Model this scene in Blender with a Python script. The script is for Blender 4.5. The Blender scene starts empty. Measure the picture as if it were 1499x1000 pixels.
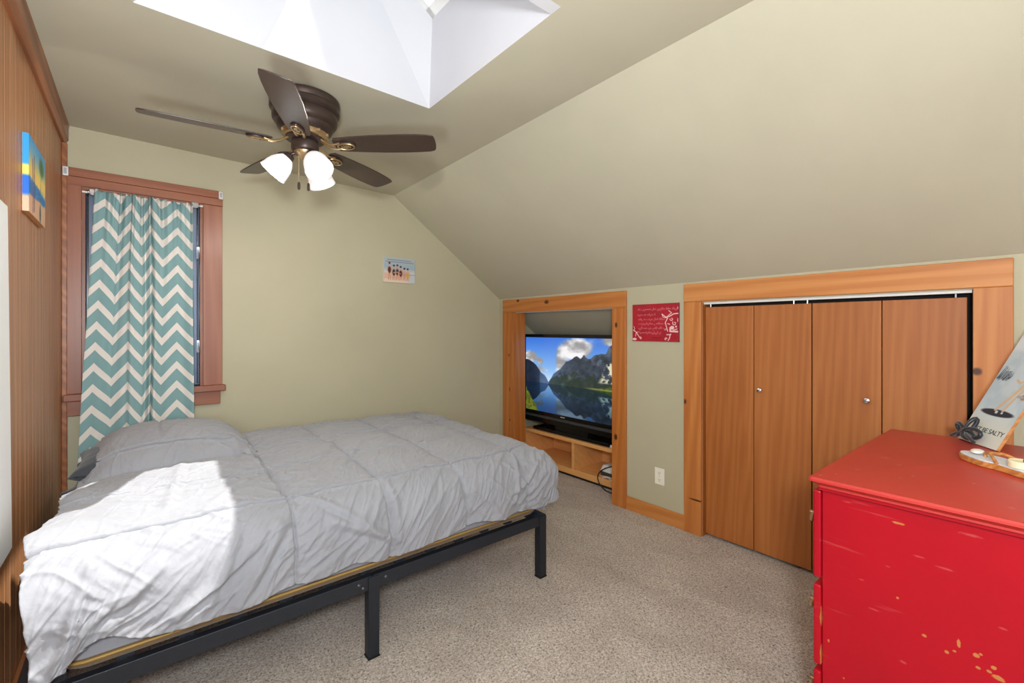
import bpy, bmesh, math, random
import numpy as np
from mathutils import Vector, Matrix, noise
random.seed(7)
PI = math.pi
C = bpy.context.scene.collection
SC = bpy.context.scene

# ------------------------------------------------------------------ helpers
def srgb(r, g, b):
    f = lambda c: (c/255/12.92) if c/255 <= .04045 else ((c/255+.055)/1.055)**2.4
    return (f(r), f(g), f(b), 1.0)

class MB:
    """collects shapes in world metres; build() links them as one mesh object"""
    def __init__(s):
        s.v = []; s.f = []
    def add(s, vs, fs):
        o = len(s.v); s.v += [tuple(p) for p in vs]; s.f += [tuple(i+o for i in f) for f in fs]
        return s
    def hexa(s, p):   # 8 points: bottom 0-3 ccw, top 4-7 ccw
        return s.add(p, [(3,2,1,0),(4,5,6,7),(0,1,5,4),(1,2,6,5),(2,3,7,6),(3,0,4,7)])
    def box(s, x0, x1, y0, y1, z0, z1):
        return s.hexa([(x0,y0,z0),(x1,y0,z0),(x1,y1,z0),(x0,y1,z0),(x0,y0,z1),(x1,y0,z1),(x1,y1,z1),(x0,y1,z1)])
    def frame(s, d):
        d = Vector(d).normalized(); a = Vector((0,0,1)) if abs(d.z) < .9 else Vector((1,0,0))
        u = d.cross(a).normalized(); return u, d.cross(u).normalized(), d
    def lathe(s, o, d, prof, n=32, cap=True):   # prof: (radius, distance along d)
        u, w, d = s.frame(d); o = Vector(o); vs = []; fs = []
        for r, h in prof:
            for i in range(n):
                a = 2*PI*i/n; vs.append(o + d*h + u*(r*math.cos(a)) + w*(r*math.sin(a)))
        m = len(prof)
        for j in range(m-1):
            for i in range(n):
                k = (i+1) % n; fs.append((j*n+i, j*n+k, (j+1)*n+k, (j+1)*n+i))
        if cap:
            fs.append(tuple(range(n))[::-1]); fs.append(tuple((m-1)*n+i for i in range(n)))
        return s.add(vs, fs)
    def cyl(s, a, b, r, r2=None, n=20):
        a = Vector(a); b = Vector(b); d = b-a
        return s.lathe(a, d, [(r,0),(r if r2 is None else r2, d.length)], n)
    def ball(s, c, r, n=16, sc=(1,1,1)):
        vs = []; fs = []; c = Vector(c)
        for j in range(n+1):
            t = PI*j/n
            for i in range(n*2):
                a = PI*i/n; vs.append((c.x+r*sc[0]*math.sin(t)*math.cos(a), c.y+r*sc[1]*math.sin(t)*math.sin(a), c.z+r*sc[2]*math.cos(t)))
        for j in range(n):
            for i in range(n*2):
                k = (i+1) % (n*2); fs.append((j*n*2+i, (j+1)*n*2+i, (j+1)*n*2+k, j*n*2+k))
        return s.add(vs, fs)
    def tube(s, pts, r, n=8):
        pts = [Vector(p) for p in pts]; vs = []; fs = []; prev = None
        for i, p in enumerate(pts):
            t = (pts[min(i+1, len(pts)-1)] - pts[max(i-1, 0)]).normalized()
            if prev is None: u, w, _ = s.frame(t)
            else:
                u = (prev - t*prev.dot(t)).normalized(); w = t.cross(u)
            prev = u; rr = r[i] if isinstance(r, (list, tuple)) else r
            for k in range(n):
                a = 2*PI*k/n; vs.append(p + u*(rr*math.cos(a)) + w*(rr*math.sin(a)))
        for i in range(len(pts)-1):
            for k in range(n):
                q = (k+1) % n; fs.append((i*n+k, i*n+q, (i+1)*n+q, (i+1)*n+k))
        fs.append(tuple(range(n))[::-1]); fs.append(tuple((len(pts)-1)*n+k for k in range(n)))
        return s.add(vs, fs)
    def prism(s, poly, o, ex, ey, ez, h):   # polygon in (ex,ey), extruded h along ez
        o, ex, ey, ez = Vector(o), Vector(ex), Vector(ey), Vector(ez); n = len(poly)
        vs = [o+ex*a+ey*b for a, b in poly] + [o+ex*a+ey*b+ez*h for a, b in poly]
        return s.add(vs, [tuple(range(n))[::-1], tuple(range(n, 2*n))] + [(i, (i+1) % n, n+(i+1) % n, n+i) for i in range(n)])
    def build(s, name, mat, parent=None, loc=None, smooth=False, bevel=0, seg=2, subd=0):
        org = Vector(parent.matrix_basis.translation) if parent is not None else Vector(loc or (0,0,0))
        if parent is not None and parent.parent is not None: org = Vector(parent.parent.location) + Vector(parent.location)
        me = bpy.data.meshes.new(name); me.from_pydata([tuple(Vector(p)-org) for p in s.v], [], s.f); me.update()
        bm = bmesh.new(); bm.from_mesh(me); bmesh.ops.recalc_face_normals(bm, faces=bm.faces); bm.to_mesh(me); bm.free()
        for m in (mat if isinstance(mat, list) else [mat]): me.materials.append(m)
        o = bpy.data.objects.new(name, me); C.objects.link(o)
        if parent is not None: o.parent = parent
        else: o.location = org
        if smooth:
            me.polygons.foreach_set('use_smooth', [True]*len(me.polygons))
            if smooth != 'all':
                e = o.modifiers.new('es', 'EDGE_SPLIT'); e.split_angle = math.radians(38)
        if bevel:
            b = o.modifiers.new('bv', 'BEVEL'); b.width = bevel; b.segments = seg; b.limit_method = 'ANGLE'; b.angle_limit = math.radians(40)
        if subd:
            m = o.modifiers.new('ss', 'SUBSURF'); m.levels = subd; m.render_levels = subd
        return o

def tag(o, label=None, cat=None, group=None, kind=None):
    if label: o['label'] = label
    if cat: o['category'] = cat
    if group: o['group'] = group
    if kind: o['kind'] = kind
    return o
def thing(name, loc, label, cat, group=None, kind=None):
    o = bpy.data.objects.new(name, None); C.objects.link(o); o.location = loc; o.empty_display_size = .05
    return tag(o, label, cat, group, kind)
def struct(o, label=None, cat=None):
    return tag(o, label, cat, kind='structure')

# ------------------------------------------------------------------ noise (numpy, for pictures and cloth)
_rs = np.random.RandomState(3); _P = _rs.rand(256, 256)
def vnoise(x, y):
    xi = np.floor(x).astype(int); yi = np.floor(y).astype(int); fx = x-xi; fy = y-yi
    fx = fx*fx*(3-2*fx); fy = fy*fy*(3-2*fy)
    g = lambda a, b: _P[a % 256, b % 256]
    return (g(xi,yi)*(1-fx)+g(xi+1,yi)*fx)*(1-fy) + (g(xi,yi+1)*(1-fx)+g(xi+1,yi+1)*fx)*fy
def fbm(x, y, o=5):
    s = 0; a = .5; t = 0
    for i in range(o):
        s = s + a*vnoise(x+17.3*i, y+9.1*i); t += a; x = x*2.03; y = y*2.03; a *= .5
    return s/t
def sst(a, b, x):
    t = np.clip((x-a)/(b-a), 0, 1); return t*t*(3-2*t)

# ------------------------------------------------------------------ materials
class NT:
    def __init__(s, name):
        s.m = bpy.data.materials.new(name); s.m.use_nodes = True; s.t = s.m.node_tree
        s.b = s.t.nodes['Principled BSDF']; s.out = s.t.nodes['Material Output']
    def n(s, typ, **kw):
        k = s.t.nodes.new('ShaderNode'+typ)
        for a, v in kw.items():
            if a in ('operation','blend_type','data_type','interpolation','feature','wave_type','bands_direction','wave_profile','attribute_name','distance','noise_dimensions','voronoi_dimensions'): setattr(k, a, v)
            else:
                key = int(a[1:]) if a[0] == 'i' and a[1:].isdigit() else a.replace('_', ' ')
                k.inputs[key].default_value = v
        return k
    def l(s, a, b): s.t.links.new(a, b)
    def math(s, op, a, b=None, c=None):
        k = s.t.nodes.new('ShaderNodeMath'); k.operation = op
        for i, v in enumerate((a, b, c)):
            if v is None: continue
            if isinstance(v, (int, float)): k.inputs[i].default_value = v
            else: s.l(v, k.inputs[i])
        return k.outputs[0]
    def mix(s, f, a, b, bt='MIX'):
        k = s.t.nodes.new('ShaderNodeMix'); k.data_type = 'RGBA'; k.blend_type = bt
        for i, v in ((0, f), (6, a), (7, b)):
            if isinstance(v, (int, float)): k.inputs[i].default_value = v
            elif isinstance(v, tuple): k.inputs[i].default_value = v
            else: s.l(v, k.inputs[i])
        return k.outputs[2]
    def ramp(s, f, stops):
        k = s.t.nodes.new('ShaderNodeValToRGB'); s.l(f, k.inputs[0]); e = k.color_ramp.elements
        e[0].position, e[0].color = stops[0]; e[1].position, e[1].color = stops[-1]
        for p, c in stops[1:-1]:
            q = e.new(p); q.color = c
        return k.outputs[0]
    def coord(s, kind='Object', scale=(1,1,1), rot=(0,0,0), loc=(0,0,0)):
        t = s.t.nodes.new('ShaderNodeTexCoord'); m = s.t.nodes.new('ShaderNodeMapping')
        m.inputs['Scale'].default_value = scale; m.inputs['Rotation'].default_value = rot; m.inputs['Location'].default_value = loc
        s.l(t.outputs[kind], m.inputs[0]); return m.outputs[0]
    def noise(s, vec, scale, detail=4, rough=.55, dist=0):
        k = s.t.nodes.new('ShaderNodeTexNoise'); s.l(vec, k.inputs['Vector'])
        k.inputs['Scale'].default_value = scale; k.inputs['Detail'].default_value = detail; k.inputs['Roughness'].default_value = rough; k.inputs['Distortion'].default_value = dist
        return k.outputs[0]
    def spot(s, ctr, rad, nz, jag=.5):
        # distance from ctr (object space) in units of the three radii, made ragged by a noise
        m = s.coord('Object', tuple(1/r for r in rad), loc=tuple(-c/r for c, r in zip(ctr, rad)))
        L = s.t.nodes.new('ShaderNodeVectorMath'); L.operation = 'LENGTH'; s.l(m, L.inputs[0])
        return s.math('ADD', s.math('MULTIPLY', L.outputs['Value'], .75), s.math('MULTIPLY', s.math('SUBTRACT', nz, .5), jag))
    def bump(s, h, strength, dist=.01):
        k = s.t.nodes.new('ShaderNodeBump'); k.inputs['Strength'].default_value = strength; k.inputs['Distance'].default_value = dist
        s.l(h, k.inputs['Height']); s.l(k.outputs[0], s.b.inputs['Normal'])
    def col(s, c):
        if isinstance(c, tuple): s.b.inputs['Base Color'].default_value = c
        else: s.l(c, s.b.inputs['Base Color'])
    def set(s, **kw):
        for a, v in kw.items(): s.b.inputs[a.replace('_', ' ')].default_value = v
        return s

def simple(name, c, rough=.5, metal=0, var=.06, sc=30, bump=0, **kw):
    t = NT(name); v = t.coord(); nz = t.noise(v, sc, 4)
    d = tuple(x*(1-var) for x in c[:3])+(1,); e = tuple(min(1, x*(1+var)) for x in c[:3])+(1,)
    t.col(t.ramp(nz, [(.3, d), (.7, e)])); t.set(Roughness=rough, Metallic=metal, **kw)
    if bump: t.bump(nz, bump, .002)
    return t.m

def wood(name, light, mid, dark, axis='z', scale=1.0, knots=0.0, rough=.42, grain=1.0, seed=0, coat=.15, spots=(), kr=.045):
    t = NT(name)
    st = {'x': (.055,1,1), 'y': (1,.055,1), 'z': (1,1,.055)}[axis]
    loc = (seed*3.1, seed*1.7, seed*2.3)
    warp = t.coord('Object', tuple(scale*q*1.0 for q in st), loc=loc)
    wv = t.n('TexWave', wave_type='RINGS' if False else 'BANDS', bands_direction='DIAGONAL')
    t.l(warp, wv.inputs['Vector']); wv.inputs['Scale'].default_value = 9; wv.inputs['Distortion'].default_value = 9; wv.inputs['Detail'].default_value = 3; wv.inputs['Detail Scale'].default_value = .8
    fine = t.noise(t.coord('Object', tuple(scale*q for q in {'x': (.02,1,1), 'y': (1,.02,1), 'z': (1,1,.02)}[axis]), loc=loc), 95, 3, .6)
    broad = t.noise(warp, 5, 4, .5, .6)
    f = t.math('ADD', t.math('MULTIPLY', wv.outputs['Color'], .38*grain), t.math('ADD', t.math('MULTIPLY', fine, .34), t.math('MULTIPLY', broad, .5)))
    c = t.ramp(f, [(.25, light), (.55, mid), (.98, dark)])
    if knots:
        kv = t.coord('Object', tuple(knots*q for q in {'x': (.5,1,1), 'y': (1,.5,1), 'z': (1,1,.5)}[axis]), loc=(seed*1.3+.2, seed*.7+.4, seed+.1))
        vo = t.n('TexVoronoi'); t.l(kv, vo.inputs['Vector']); vo.inputs['Scale'].default_value = 1; vo.inputs['Randomness'].default_value = 1
        k = t.math('ADD', vo.outputs['Distance'], t.math('MULTIPLY', broad, .06))
        m = t.ramp(k, [(kr, (1,1,1,1)), (kr*1.65, (0,0,0,1))])
        c = t.mix(m, c, tuple(x*.28 for x in dark[:3])+(1,))
    for ctr, rad in spots:
        m = t.ramp(t.spot(ctr, rad, fine), [(.55, (1,1,1,1)), (1.1, (0,0,0,1))]) if False else t.ramp(t.spot(ctr, rad, fine), [(.5, (1,1,1,1)), (.95, (0,0,0,1))])
        c = t.mix(m, c, tuple(x*.22 for x in dark[:3])+(1,))
    t.col(c); t.set(Roughness=rough); t.b.inputs['Coat Weight'].default_value = coat; t.b.inputs['Coat Roughness'].default_value = .25
    t.bump(fine, .12, .002)
    return t.m

def vcol(name, rough=.5, emit=0, coat=0):
    t = NT(name); a = t.n('VertexColor'); a.layer_name = 'pic'
    t.l(a.outputs[0], t.b.inputs['Base Color']); t.set(Roughness=rough); t.b.inputs['Coat Weight'].default_value = coat
    if emit:
        t.b.inputs['Base Color'].default_value = (0.004,0.004,0.004,1)
        t.t.links.remove(t.b.inputs['Base Color'].links[0])
        t.l(a.outputs[0], t.b.inputs['Emission Color']); t.b.inputs['Emission Strength'].default_value = emit
    return t.m

M = {}
def paint(name, c):
    t = NT(name); v = t.coord(); a = t.noise(v, 2.2, 3); f = t.noise(v, 260, 2)
    t.col(t.ramp(a, [(.3, tuple(x*.965 for x in c[:3])+(1,)), (.7, tuple(x*1.03 for x in c[:3])+(1,))]))
    t.set(Roughness=.62); t.b.inputs['Specular IOR Level'].default_value = .3; t.bump(f, .08, .002); return t.m
M['wall'] = paint('sage_wall_paint', srgb(184,178,151))
M['ceil'] = paint('sage_ceiling_paint', srgb(190,185,163))
M['white_paint'] = paint('white_shaft_paint', srgb(208,208,211))
M['pine_h'] = wood('orange_pine_horizontal', srgb(206,142,78), srgb(192,122,58), srgb(164,94,38), 'y', 1.0, 3.2, grain=.6, seed=2)
M['pine_v'] = wood('orange_pine_vertical', srgb(204,138,72), srgb(188,116,52), srgb(160,90,36), 'z', 1.0, 3.6, grain=.6, seed=5)
_a = lambda y, z, y0: (-.019, y-y0, z)
K1 = [(_a(3.215,1.564,2.7),(.05,.020,.012)),(_a(2.831,1.536,2.7),(.05,.028,.017)),(_a(2.091,1.331,2.7),(.05,.012,.020)),(_a(2.095,.506,2.7),(.05,.014,.024)),(_a(3.346,1.054,2.7),(.05,.008,.014)),(_a(3.336,.73,2.7),(.05,.007,.02)),(_a(3.33,.44,2.7),(.05,.008,.012))]
K2 = [(_a(.231,1.123,.84),(.05,.014,.016)),(_a(1.545,.835,.84),(.05,.010,.016)),(_a(1.47,.222,.84),(.05,.045,.006))]
M['pine_v1'] = wood('orange_pine_niche_sides', srgb(198,128,64), srgb(182,108,46), srgb(154,82,32), 'z', 1.0, 0, grain=.6, seed=5, spots=K1[2:], coat=.05)
M['pine_h1'] = wood('orange_pine_niche_head', srgb(200,134,70), srgb(186,114,52), srgb(158,88,34), 'y', 1.0, 0, grain=.6, seed=2, spots=K1[:2], coat=.05)
M['pine_v2'] = wood('orange_pine_closet_sides', srgb(202,136,72), srgb(186,114,52), srgb(156,84,34), 'z', 1.0, 0, grain=.7, seed=15, spots=K2, coat=.03, rough=.5)
M['pine_h2'] = wood('orange_pine_closet_head', srgb(206,142,80), srgb(192,122,60), srgb(162,92,38), 'y', 1.0, 0, grain=.7, seed=12, coat=.03, rough=.5)
M['door_v'] = wood('brown_oak_veneer', srgb(176,110,54), srgb(162,94,38), srgb(126,68,24), 'z', 1.6, 0, rough=.5, grain=.42, seed=1, coat=.03)
M['panel'] = wood('knotty_cedar_panelling', srgb(194,142,100), srgb(172,118,76), srgb(138,86,50), 'z', 1.3, 4.4, rough=.45, grain=.55, seed=9, kr=.062)
M['win_v'] = wood('reddish_cedar_casing_vertical', srgb(158,100,68), srgb(142,82,54), srgb(120,64,40), 'z', 1.0, 0, grain=.5, seed=3)
M['win_h'] = wood('reddish_cedar_casing_horizontal', srgb(158,100,68), srgb(142,82,54), srgb(120,64,40), 'x', 1.0, 2.0, grain=.5, seed=4)
M['trim_y'] = wood('brown_cedar_trim', srgb(172,112,70), srgb(150,90,54), srgb(116,66,38), 'y', 1.0, 0, seed=6)
M['shelf'] = wood('honey_pine_shelf', srgb(236,180,114), srgb(224,164,98), srgb(196,132,74), 'y', 1.0, 0, grain=.3, seed=8)
M['dark_gap'] = simple('dark_cavity', srgb(24,20,18), .9)  # near-black put in for shade in the closet, door gap and slots
M['white_plastic'] = simple('white_plastic', srgb(226,226,222), .35, var=.02)
M['outlet'] = simple('ivory_plastic', srgb(236,232,216), .35, var=.02)
M['chrome'] = simple('polished_chrome', srgb(215,215,218), .16, 1, .02)
M['silver'] = simple('aluminium', srgb(190,198,208), .3, .9, .03)
M['metal_dark'] = simple('black_powder_coat', srgb(31,35,42), .45, .2, .06, 60)
M['bronze'] = simple('oil_rubbed_bronze', srgb(76,62,56), .36, .55, .1, 20)
M['brass'] = simple('antique_brass', srgb(192,164,122), .33, .85, .08, 25)
M['blackplas'] = simple('glossy_black_plastic', srgb(14,14,15), .22, 0, .05)
M['greyplas'] = simple('dark_grey_plastic', srgb(64,64,66), .4, 0, .05)
M['sash'] = simple('slate_blue_metal', srgb(104,116,138), .4, .3, .05)
M['logo'] = simple('silver_logo', srgb(180,182,186), .35, .4, .02)
M['cable_black'] = simple('black_rubber', srgb(18,18,20), .5)
M['cable_white'] = simple('white_vinyl', srgb(225,225,225), .4, var=.02)
M['ribbon'] = simple('black_satin', srgb(28,30,38), .35, 0, .2, 60, Sheen_Weight=.3)
M['wax'] = simple('cream_wax', srgb(240,228,190), .45, 0, .03, 20, Subsurface_Weight=.2)
M['tanwood'] = wood('tan_wood_edge', srgb(212,150,84), srgb(196,130,66), srgb(160,100,48), 'x', 3, 0, seed=11)
M['whiteboard'] = simple('white_board', srgb(250,251,252), .4, 0, .01)

# blade wood
M['blade'] = wood('dark_walnut_blade', srgb(66,50,42), srgb(56,41,35), srgb(46,33,28), 'x', 1.5, 0, rough=.36, grain=.12, seed=12, coat=.22)
# carpet
def carpet():
    t = NT('beige_carpet'); v = t.coord()
    fine = t.noise(v, 120, 4, .75, .8); mid = t.noise(v, 45, 3, .6); big = t.noise(t.coord(scale=(1.0,.55,1), rot=(0,0,.5)), 4.2, 4, .6, .8)
    c = t.ramp(fine, [(.37, srgb(104,88,75)), (.47, srgb(200,185,171)), (.60, srgb(244,234,222))])
    c2 = t.mix(t.ramp(big, [(.36, (0,0,0,1)), (.64, (1,1,1,1))]), c, t.mix(1.0, c, (.80,.78,.765,1), 'MULTIPLY'))
    t.col(t.mix(t.math('MULTIPLY', mid, .35), c2, srgb(204,192,180))); t.set(Roughness=.95); t.b.inputs['Specular IOR Level'].default_value = .1
    t.b.inputs['Sheen Weight'].default_value = .15
    t.bump(t.math('ADD', fine, t.math('MULTIPLY', mid, .7)), .9, .012); return t.m
M['carpet'] = carpet()
# cloths
def cloth(name, c, sc=900, bump=.25, var=.05, sheen=.2):
    t = NT(name); v = t.coord(); w = t.noise(v, sc, 2); cr = t.noise(v, 26, 5, .62, .8); a = t.noise(v, 6, 3)
    t.col(t.ramp(a, [(.3, tuple(x*(1-var) for x in c[:3])+(1,)), (.7, tuple(min(1,x*(1+var)) for x in c[:3])+(1,))]))
    t.set(Roughness=.85); t.b.inputs['Sheen Weight'].default_value = sheen; t.b.inputs['Specular IOR Level'].default_value = .2
    t.bump(t.math('ADD', t.math('MULTIPLY', w, .25), cr), bump, .006); return t.m
M['duvet'] = cloth('grey_microfibre', srgb(139,140,145), bump=.5)
M['sheet'] = cloth('grey_sheet', srgb(130,131,137))
M['ticking'] = cloth('tan_mattress_fabric', srgb(104,84,58), bump=.15)
M['piping'] = simple('gold_piping', srgb(156,124,60), .6)
M['pillow'] = cloth('charcoal_pillowcase', srgb(58,62,68))
def chevron():
    t = NT('chevron_fabric'); uv = t.n('UVMap'); uv.uv_map = 'cloth'; s = t.n('SeparateXYZ'); t.l(uv.outputs[0], s.inputs[0])
    tri = t.math('PINGPONG', s.outputs[0], .105)            # zigzag 0..0.105
    f = t.math('FRACT', t.math('DIVIDE', t.math('ADD', s.outputs[1], t.math('MULTIPLY', tri, .92)), .1175))
    w = t.math('LESS_THAN', f, .385)
    nz = t.noise(t.coord(), 700, 2)
    c = t.mix(w, srgb(122,160,162), srgb(228,220,212)); c = t.mix(t.math('MULTIPLY', nz, .16), c, srgb(160,170,168))
    t.col(c); t.set(Roughness=.85); t.b.inputs['Sheen Weight'].default_value = .1; t.bump(nz, .2, .002); return t.m
M['chevron'] = chevron()
# red dresser
def redpaint(name, c, chips, spec=.5, spots=(), scuffs=()):
    t = NT(name); v = t.coord()
    a = t.noise(v, 3, 4); c0 = t.ramp(a, [(.3, tuple(x*.93 for x in c[:3])+(1,)), (.7, tuple(min(1,x*1.06) for x in c[:3])+(1,))])
    vo = t.n('TexVoronoi'); t.l(t.coord(scale=(1,.55,.9), rot=(.5,0,0), loc=(.3,.2,.1)), vo.inputs['Vector']); vo.inputs['Scale'].default_value = 9
    nn = t.noise(v, 55, 4, .6); reg = t.noise(v, 2.6, 2)
    d = t.math('ADD', vo.outputs['Distance'], t.math('MULTIPLY', nn, .13))
    chip = t.math('MULTIPLY', t.math('LESS_THAN', d, .065+.06*chips), t.math('GREATER_THAN', reg, .5))
    sc = t.noise(t.coord(scale=(1,.06,1), rot=(0,.3,.5)), 60, 2); scr = t.ramp(sc, [(.70, (0,0,0,1)), (.76, (1,1,1,1))])
    c1 = t.mix(t.math('MULTIPLY', scr, .12), c0, srgb(220,140,130))
    for ctr, rad in spots:
        c1 = t.mix(t.ramp(t.spot(ctr, rad, nn, 1.3), [(.62, (1,1,1,1)), (.74, (0,0,0,1))]), c1, srgb(172,110,60))
    for ctr, rad in scuffs:
        c1 = t.mix(t.math('MULTIPLY', t.ramp(t.spot(ctr, rad, nn, 1.6), [(.45, (1,1,1,1)), (.9, (0,0,0,1))]), .17), c1, srgb(226,140,130))
    t.col(t.mix(chip, c1, srgb(186,120,58))); t.set(Roughness=.42); t.b.inputs['Specular IOR Level'].default_value = spec; t.b.inputs['Coat Weight'].default_value = .3*spec; t.b.inputs['Coat Roughness'].default_value = .25
    t.bump(nn, .05, .002); return t.m
M['red'] = redpaint('worn_red_paint', srgb(160,8,26), .0, .22, [((-.472,y-.23,z),(.05,a*.62,b_*.62)) for y,z,a,b_ in ((.278,.784,.020,.006),(.281,.585,.005,.005),(.228,.512,.008,.006),(.164,.528,.005,.018),(.186,.493,.007,.006),(.172,.503,.006,.005),(.134,.513,.010,.008),(.126,.520,.006,.005),(.131,.485,.008,.007),(.105,.500,.009,.008),(.098,.480,.018,.010),(.112,.487,.008,.006),(.437,.388,.004,.007),(.455,.45,.004,.05),(.455,.34,.004,.06),(.22,.36,.01,.004),(.40,.30,.004,.004))],
    [((-.472,y-.23,z),(.05,a*.6,b_*.6)) for y,z,a,b_ in ((.142,.80,.03,.006),(.238,.711,.016,.004),(.19,.70,.03,.004),(.392,.807,.02,.003),(.36,.60,.012,.003),(.09,.60,.012,.004),(.33,.53,.02,.004),(.27,.42,.012,.006),(.30,.66,.008,.003))])
M['red_top_reflect'] = redpaint('worn_red_top_reflect', srgb(180,40,34), .0, .7, [((x-2.03,y-.23,.87),(a,b_,.05)) for x,y,a,b_ in ((1.60,.43,.006,.003),(1.55,.455,.01,.003),(1.70,.30,.004,.004))], [((x-2.03,y-.23,.87),(a*.6,b_*.6,.05)) for x,y,a,b_ in ((1.93,.38,.03,.02),(1.86,.33,.02,.012),(1.75,.28,.03,.006),(1.70,.40,.015,.012),(1.80,.16,.02,.01),(1.66,.20,.012,.008),(1.62,.08,.02,.01))])  # warmer top red holds the ceiling's reflection; chips and scuffs are wear
# glass
def glass(name, tint=(.95,.97,1,1)):
    t = NT(name); tr = t.n('BsdfTransparent'); tr.inputs[0].default_value = tint; gl = t.n('BsdfGlossy'); gl.inputs[1].default_value = .02
    fr = t.n('Fresnel'); fr.inputs[0].default_value = 1.45; mx = t.n('MixShader'); t.l(fr.outputs[0], mx.inputs[0]); t.l(tr.outputs[0], mx.inputs[1]); t.l(gl.outputs[0], mx.inputs[2]); t.l(mx.outputs[0], t.out.inputs[0]); return t.m
M['glass'] = glass('clear_glass')
def shade():
    t = NT('frosted_lamp_glass'); v = t.coord(); nz = t.noise(v, 60, 3)
    t.col(t.ramp(nz, [(.3, (.86,.86,.87,1)), (.7, (.95,.95,.96,1))])); t.set(Roughness=.35)
    t.b.inputs['Emission Color'].default_value = (1,.98,.96,1); t.b.inputs['Emission Strength'].default_value = .35
    tl = t.n('BsdfTranslucent'); tl.inputs[0].default_value = (.95,.94,.92,1); mx = t.n('MixShader'); mx.inputs[0].default_value = .014
    t.l(t.b.outputs[0], mx.inputs[1]); t.l(tl.outputs[0], mx.inputs[2]); t.l(mx.outputs[0], t.out.inputs[0])
    return t.m
M['shade'] = shade()
def bulb():
    t = NT('lit_bulb'); nz = t.noise(t.coord(), 10, 1); t.col(t.ramp(nz, [(0,(1,1,1,1)),(1,(1,.98,.95,1))]))
    t.b.inputs['Emission Color'].default_value = (1,.9,.78,1); t.b.inputs['Emission Strength'].default_value = 3; return t.m
M['bulb'] = bulb()
M['screen'] = vcol('tv_picture', .25, .95)
M['art'] = vcol('printed_art', .5)

def picture(name, fn, o, eu, ev, w, h, nu, nv, mat, parent=None, loc=None, thick=0, ez=None):
    """a flat picture: grid of nu x nv cells on the plane o + u*w*eu + v*h*ev, coloured by fn(u,v)"""
    o, eu, ev = Vector(o), Vector(eu), Vector(ev)
    U, V = np.meshgrid(np.linspace(0,1,nu+1), np.linspace(0,1,nv+1))
    col = fn(U, V).reshape(-1, 3)
    P = np.array(o)[None] + U.reshape(-1,1)*w*np.array(eu)[None] + V.reshape(-1,1)*h*np.array(ev)[None]
    org = np.array(parent.location) if parent is not None else np.array(loc)
    idx = np.arange((nu+1)*(nv+1)).reshape(nv+1, nu+1)
    F = np.stack([idx[:-1,:-1], idx[:-1,1:], idx[1:,1:], idx[1:,:-1]], -1).reshape(-1,4)
    me = bpy.data.meshes.new(name); me.from_pydata((P-org).tolist(), [], F.tolist()); me.update()
    ca = me.color_attributes.new('pic', 'FLOAT_COLOR', 'POINT')
    lin = np.where(col <= .04045, col/12.92, ((np.clip(col,0,1)+.055)/1.055)**2.4)
    ca.data.foreach_set('color', np.concatenate([lin, np.ones((len(lin),1))], 1).astype(np.float32).ravel())
    me.materials.append(mat)
    ob = bpy.data.objects.new(name, me); C.objects.link(ob)
    if parent is not None: ob.parent = parent
    else: ob.location = org
    return ob

class Pic:
    """small painter on (u,v) arrays, u right, v up, colours 0..255 sRGB"""
    def __init__(s, U, V, c, asp=1.0):
        s.U, s.V, s.a = U, V, asp; s.c = np.zeros(U.shape+(3,)) + np.array(c)/255
    def over(s, m, c):
        m = np.clip(m, 0, 1)[..., None]; s.c = s.c*(1-m) + m*(np.array(c)/255)
        return s
    def line(s, pts, w, c, soft=.004):
        d = np.full(s.U.shape, 9.)
        for (x0,y0), (x1,y1) in zip(pts[:-1], pts[1:]):
            ax, ay = x0*s.a, y0; bx, by = x1*s.a, y1; dx, dy = bx-ax, by-ay
            t = np.clip(((s.U*s.a-ax)*dx+(s.V-ay)*dy)/(dx*dx+dy*dy+1e-9), 0, 1)
            d = np.minimum(d, np.hypot(s.U*s.a-ax-t*dx, s.V-ay-t*dy))
        return s.over(1-sst(w-soft, w+soft, d), c)
    def blob(s, x, y, rx, ry, c, soft=.15):
        d = np.hypot((s.U-x)/rx, (s.V-y)/ry); return s.over(1-sst(1-soft, 1+soft, d), c)

# ------------------------------------------------------------------ room dimensions (metres, camera foot at origin)
YB = 3.519; XL = -.335; XK = 2.727; XS = 1.619; KZ = 1.603; YF = -1.35; XE = 3.72
SL = (2.42-KZ)/(XK-XS)
def cz(x, y):     # ceiling height of the flat part (the old ceiling is not quite level)
    return 2.424 + .012*(1-(x-XL)/(XS-XL)) - .018*max(0, (x-XL)/(XS-XL))*max(0, min(1, (y-1.0)/2.5))
def slz(x): return 2.42 - SL*(x-XS)

# floor
struct(MB().box(-.5, XE, YF-.1, YB+.12, -.06, 0).build('floor', M['carpet']), 'beige cut-pile carpet floor', 'carpet')

# ceiling: flat part with skylight opening + slope
SK = dict(x0=-.02, x1=1.135, y0=1.164, y1=2.045)
b = MB()
xs = [-.5, SK['x0'], SK['x1'], XS]; ys = [YF-.1, SK['y0'], SK['y1'], YB+.12]
corner = {}
def cv(i, j):
    x, y = xs[i], ys[j]
    return (x, y, cz(x, y))
for i in range(3):
    for j in range(3):
        if i == 1 and j == 1: continue
        q = [cv(i,j), cv(i+1,j), cv(i+1,j+1), cv(i,j+1)]
        b.hexa(q + [(p[0], p[1], p[2]+.03) for p in q])
for j in range(3):
    q = [(XS, ys[j], cz(XS,ys[j])), (XE, ys[j], slz(XE)), (XE, ys[j+1], slz(XE)), (XS, ys[j+1], cz(XS,ys[j+1]))]
    b.hexa(q + [(p[0], p[1], p[2]+.03) for p in q])
struct(b.build('ceiling', M['ceil']), 'sage green flat and sloped attic ceiling', 'ceiling')

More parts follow.
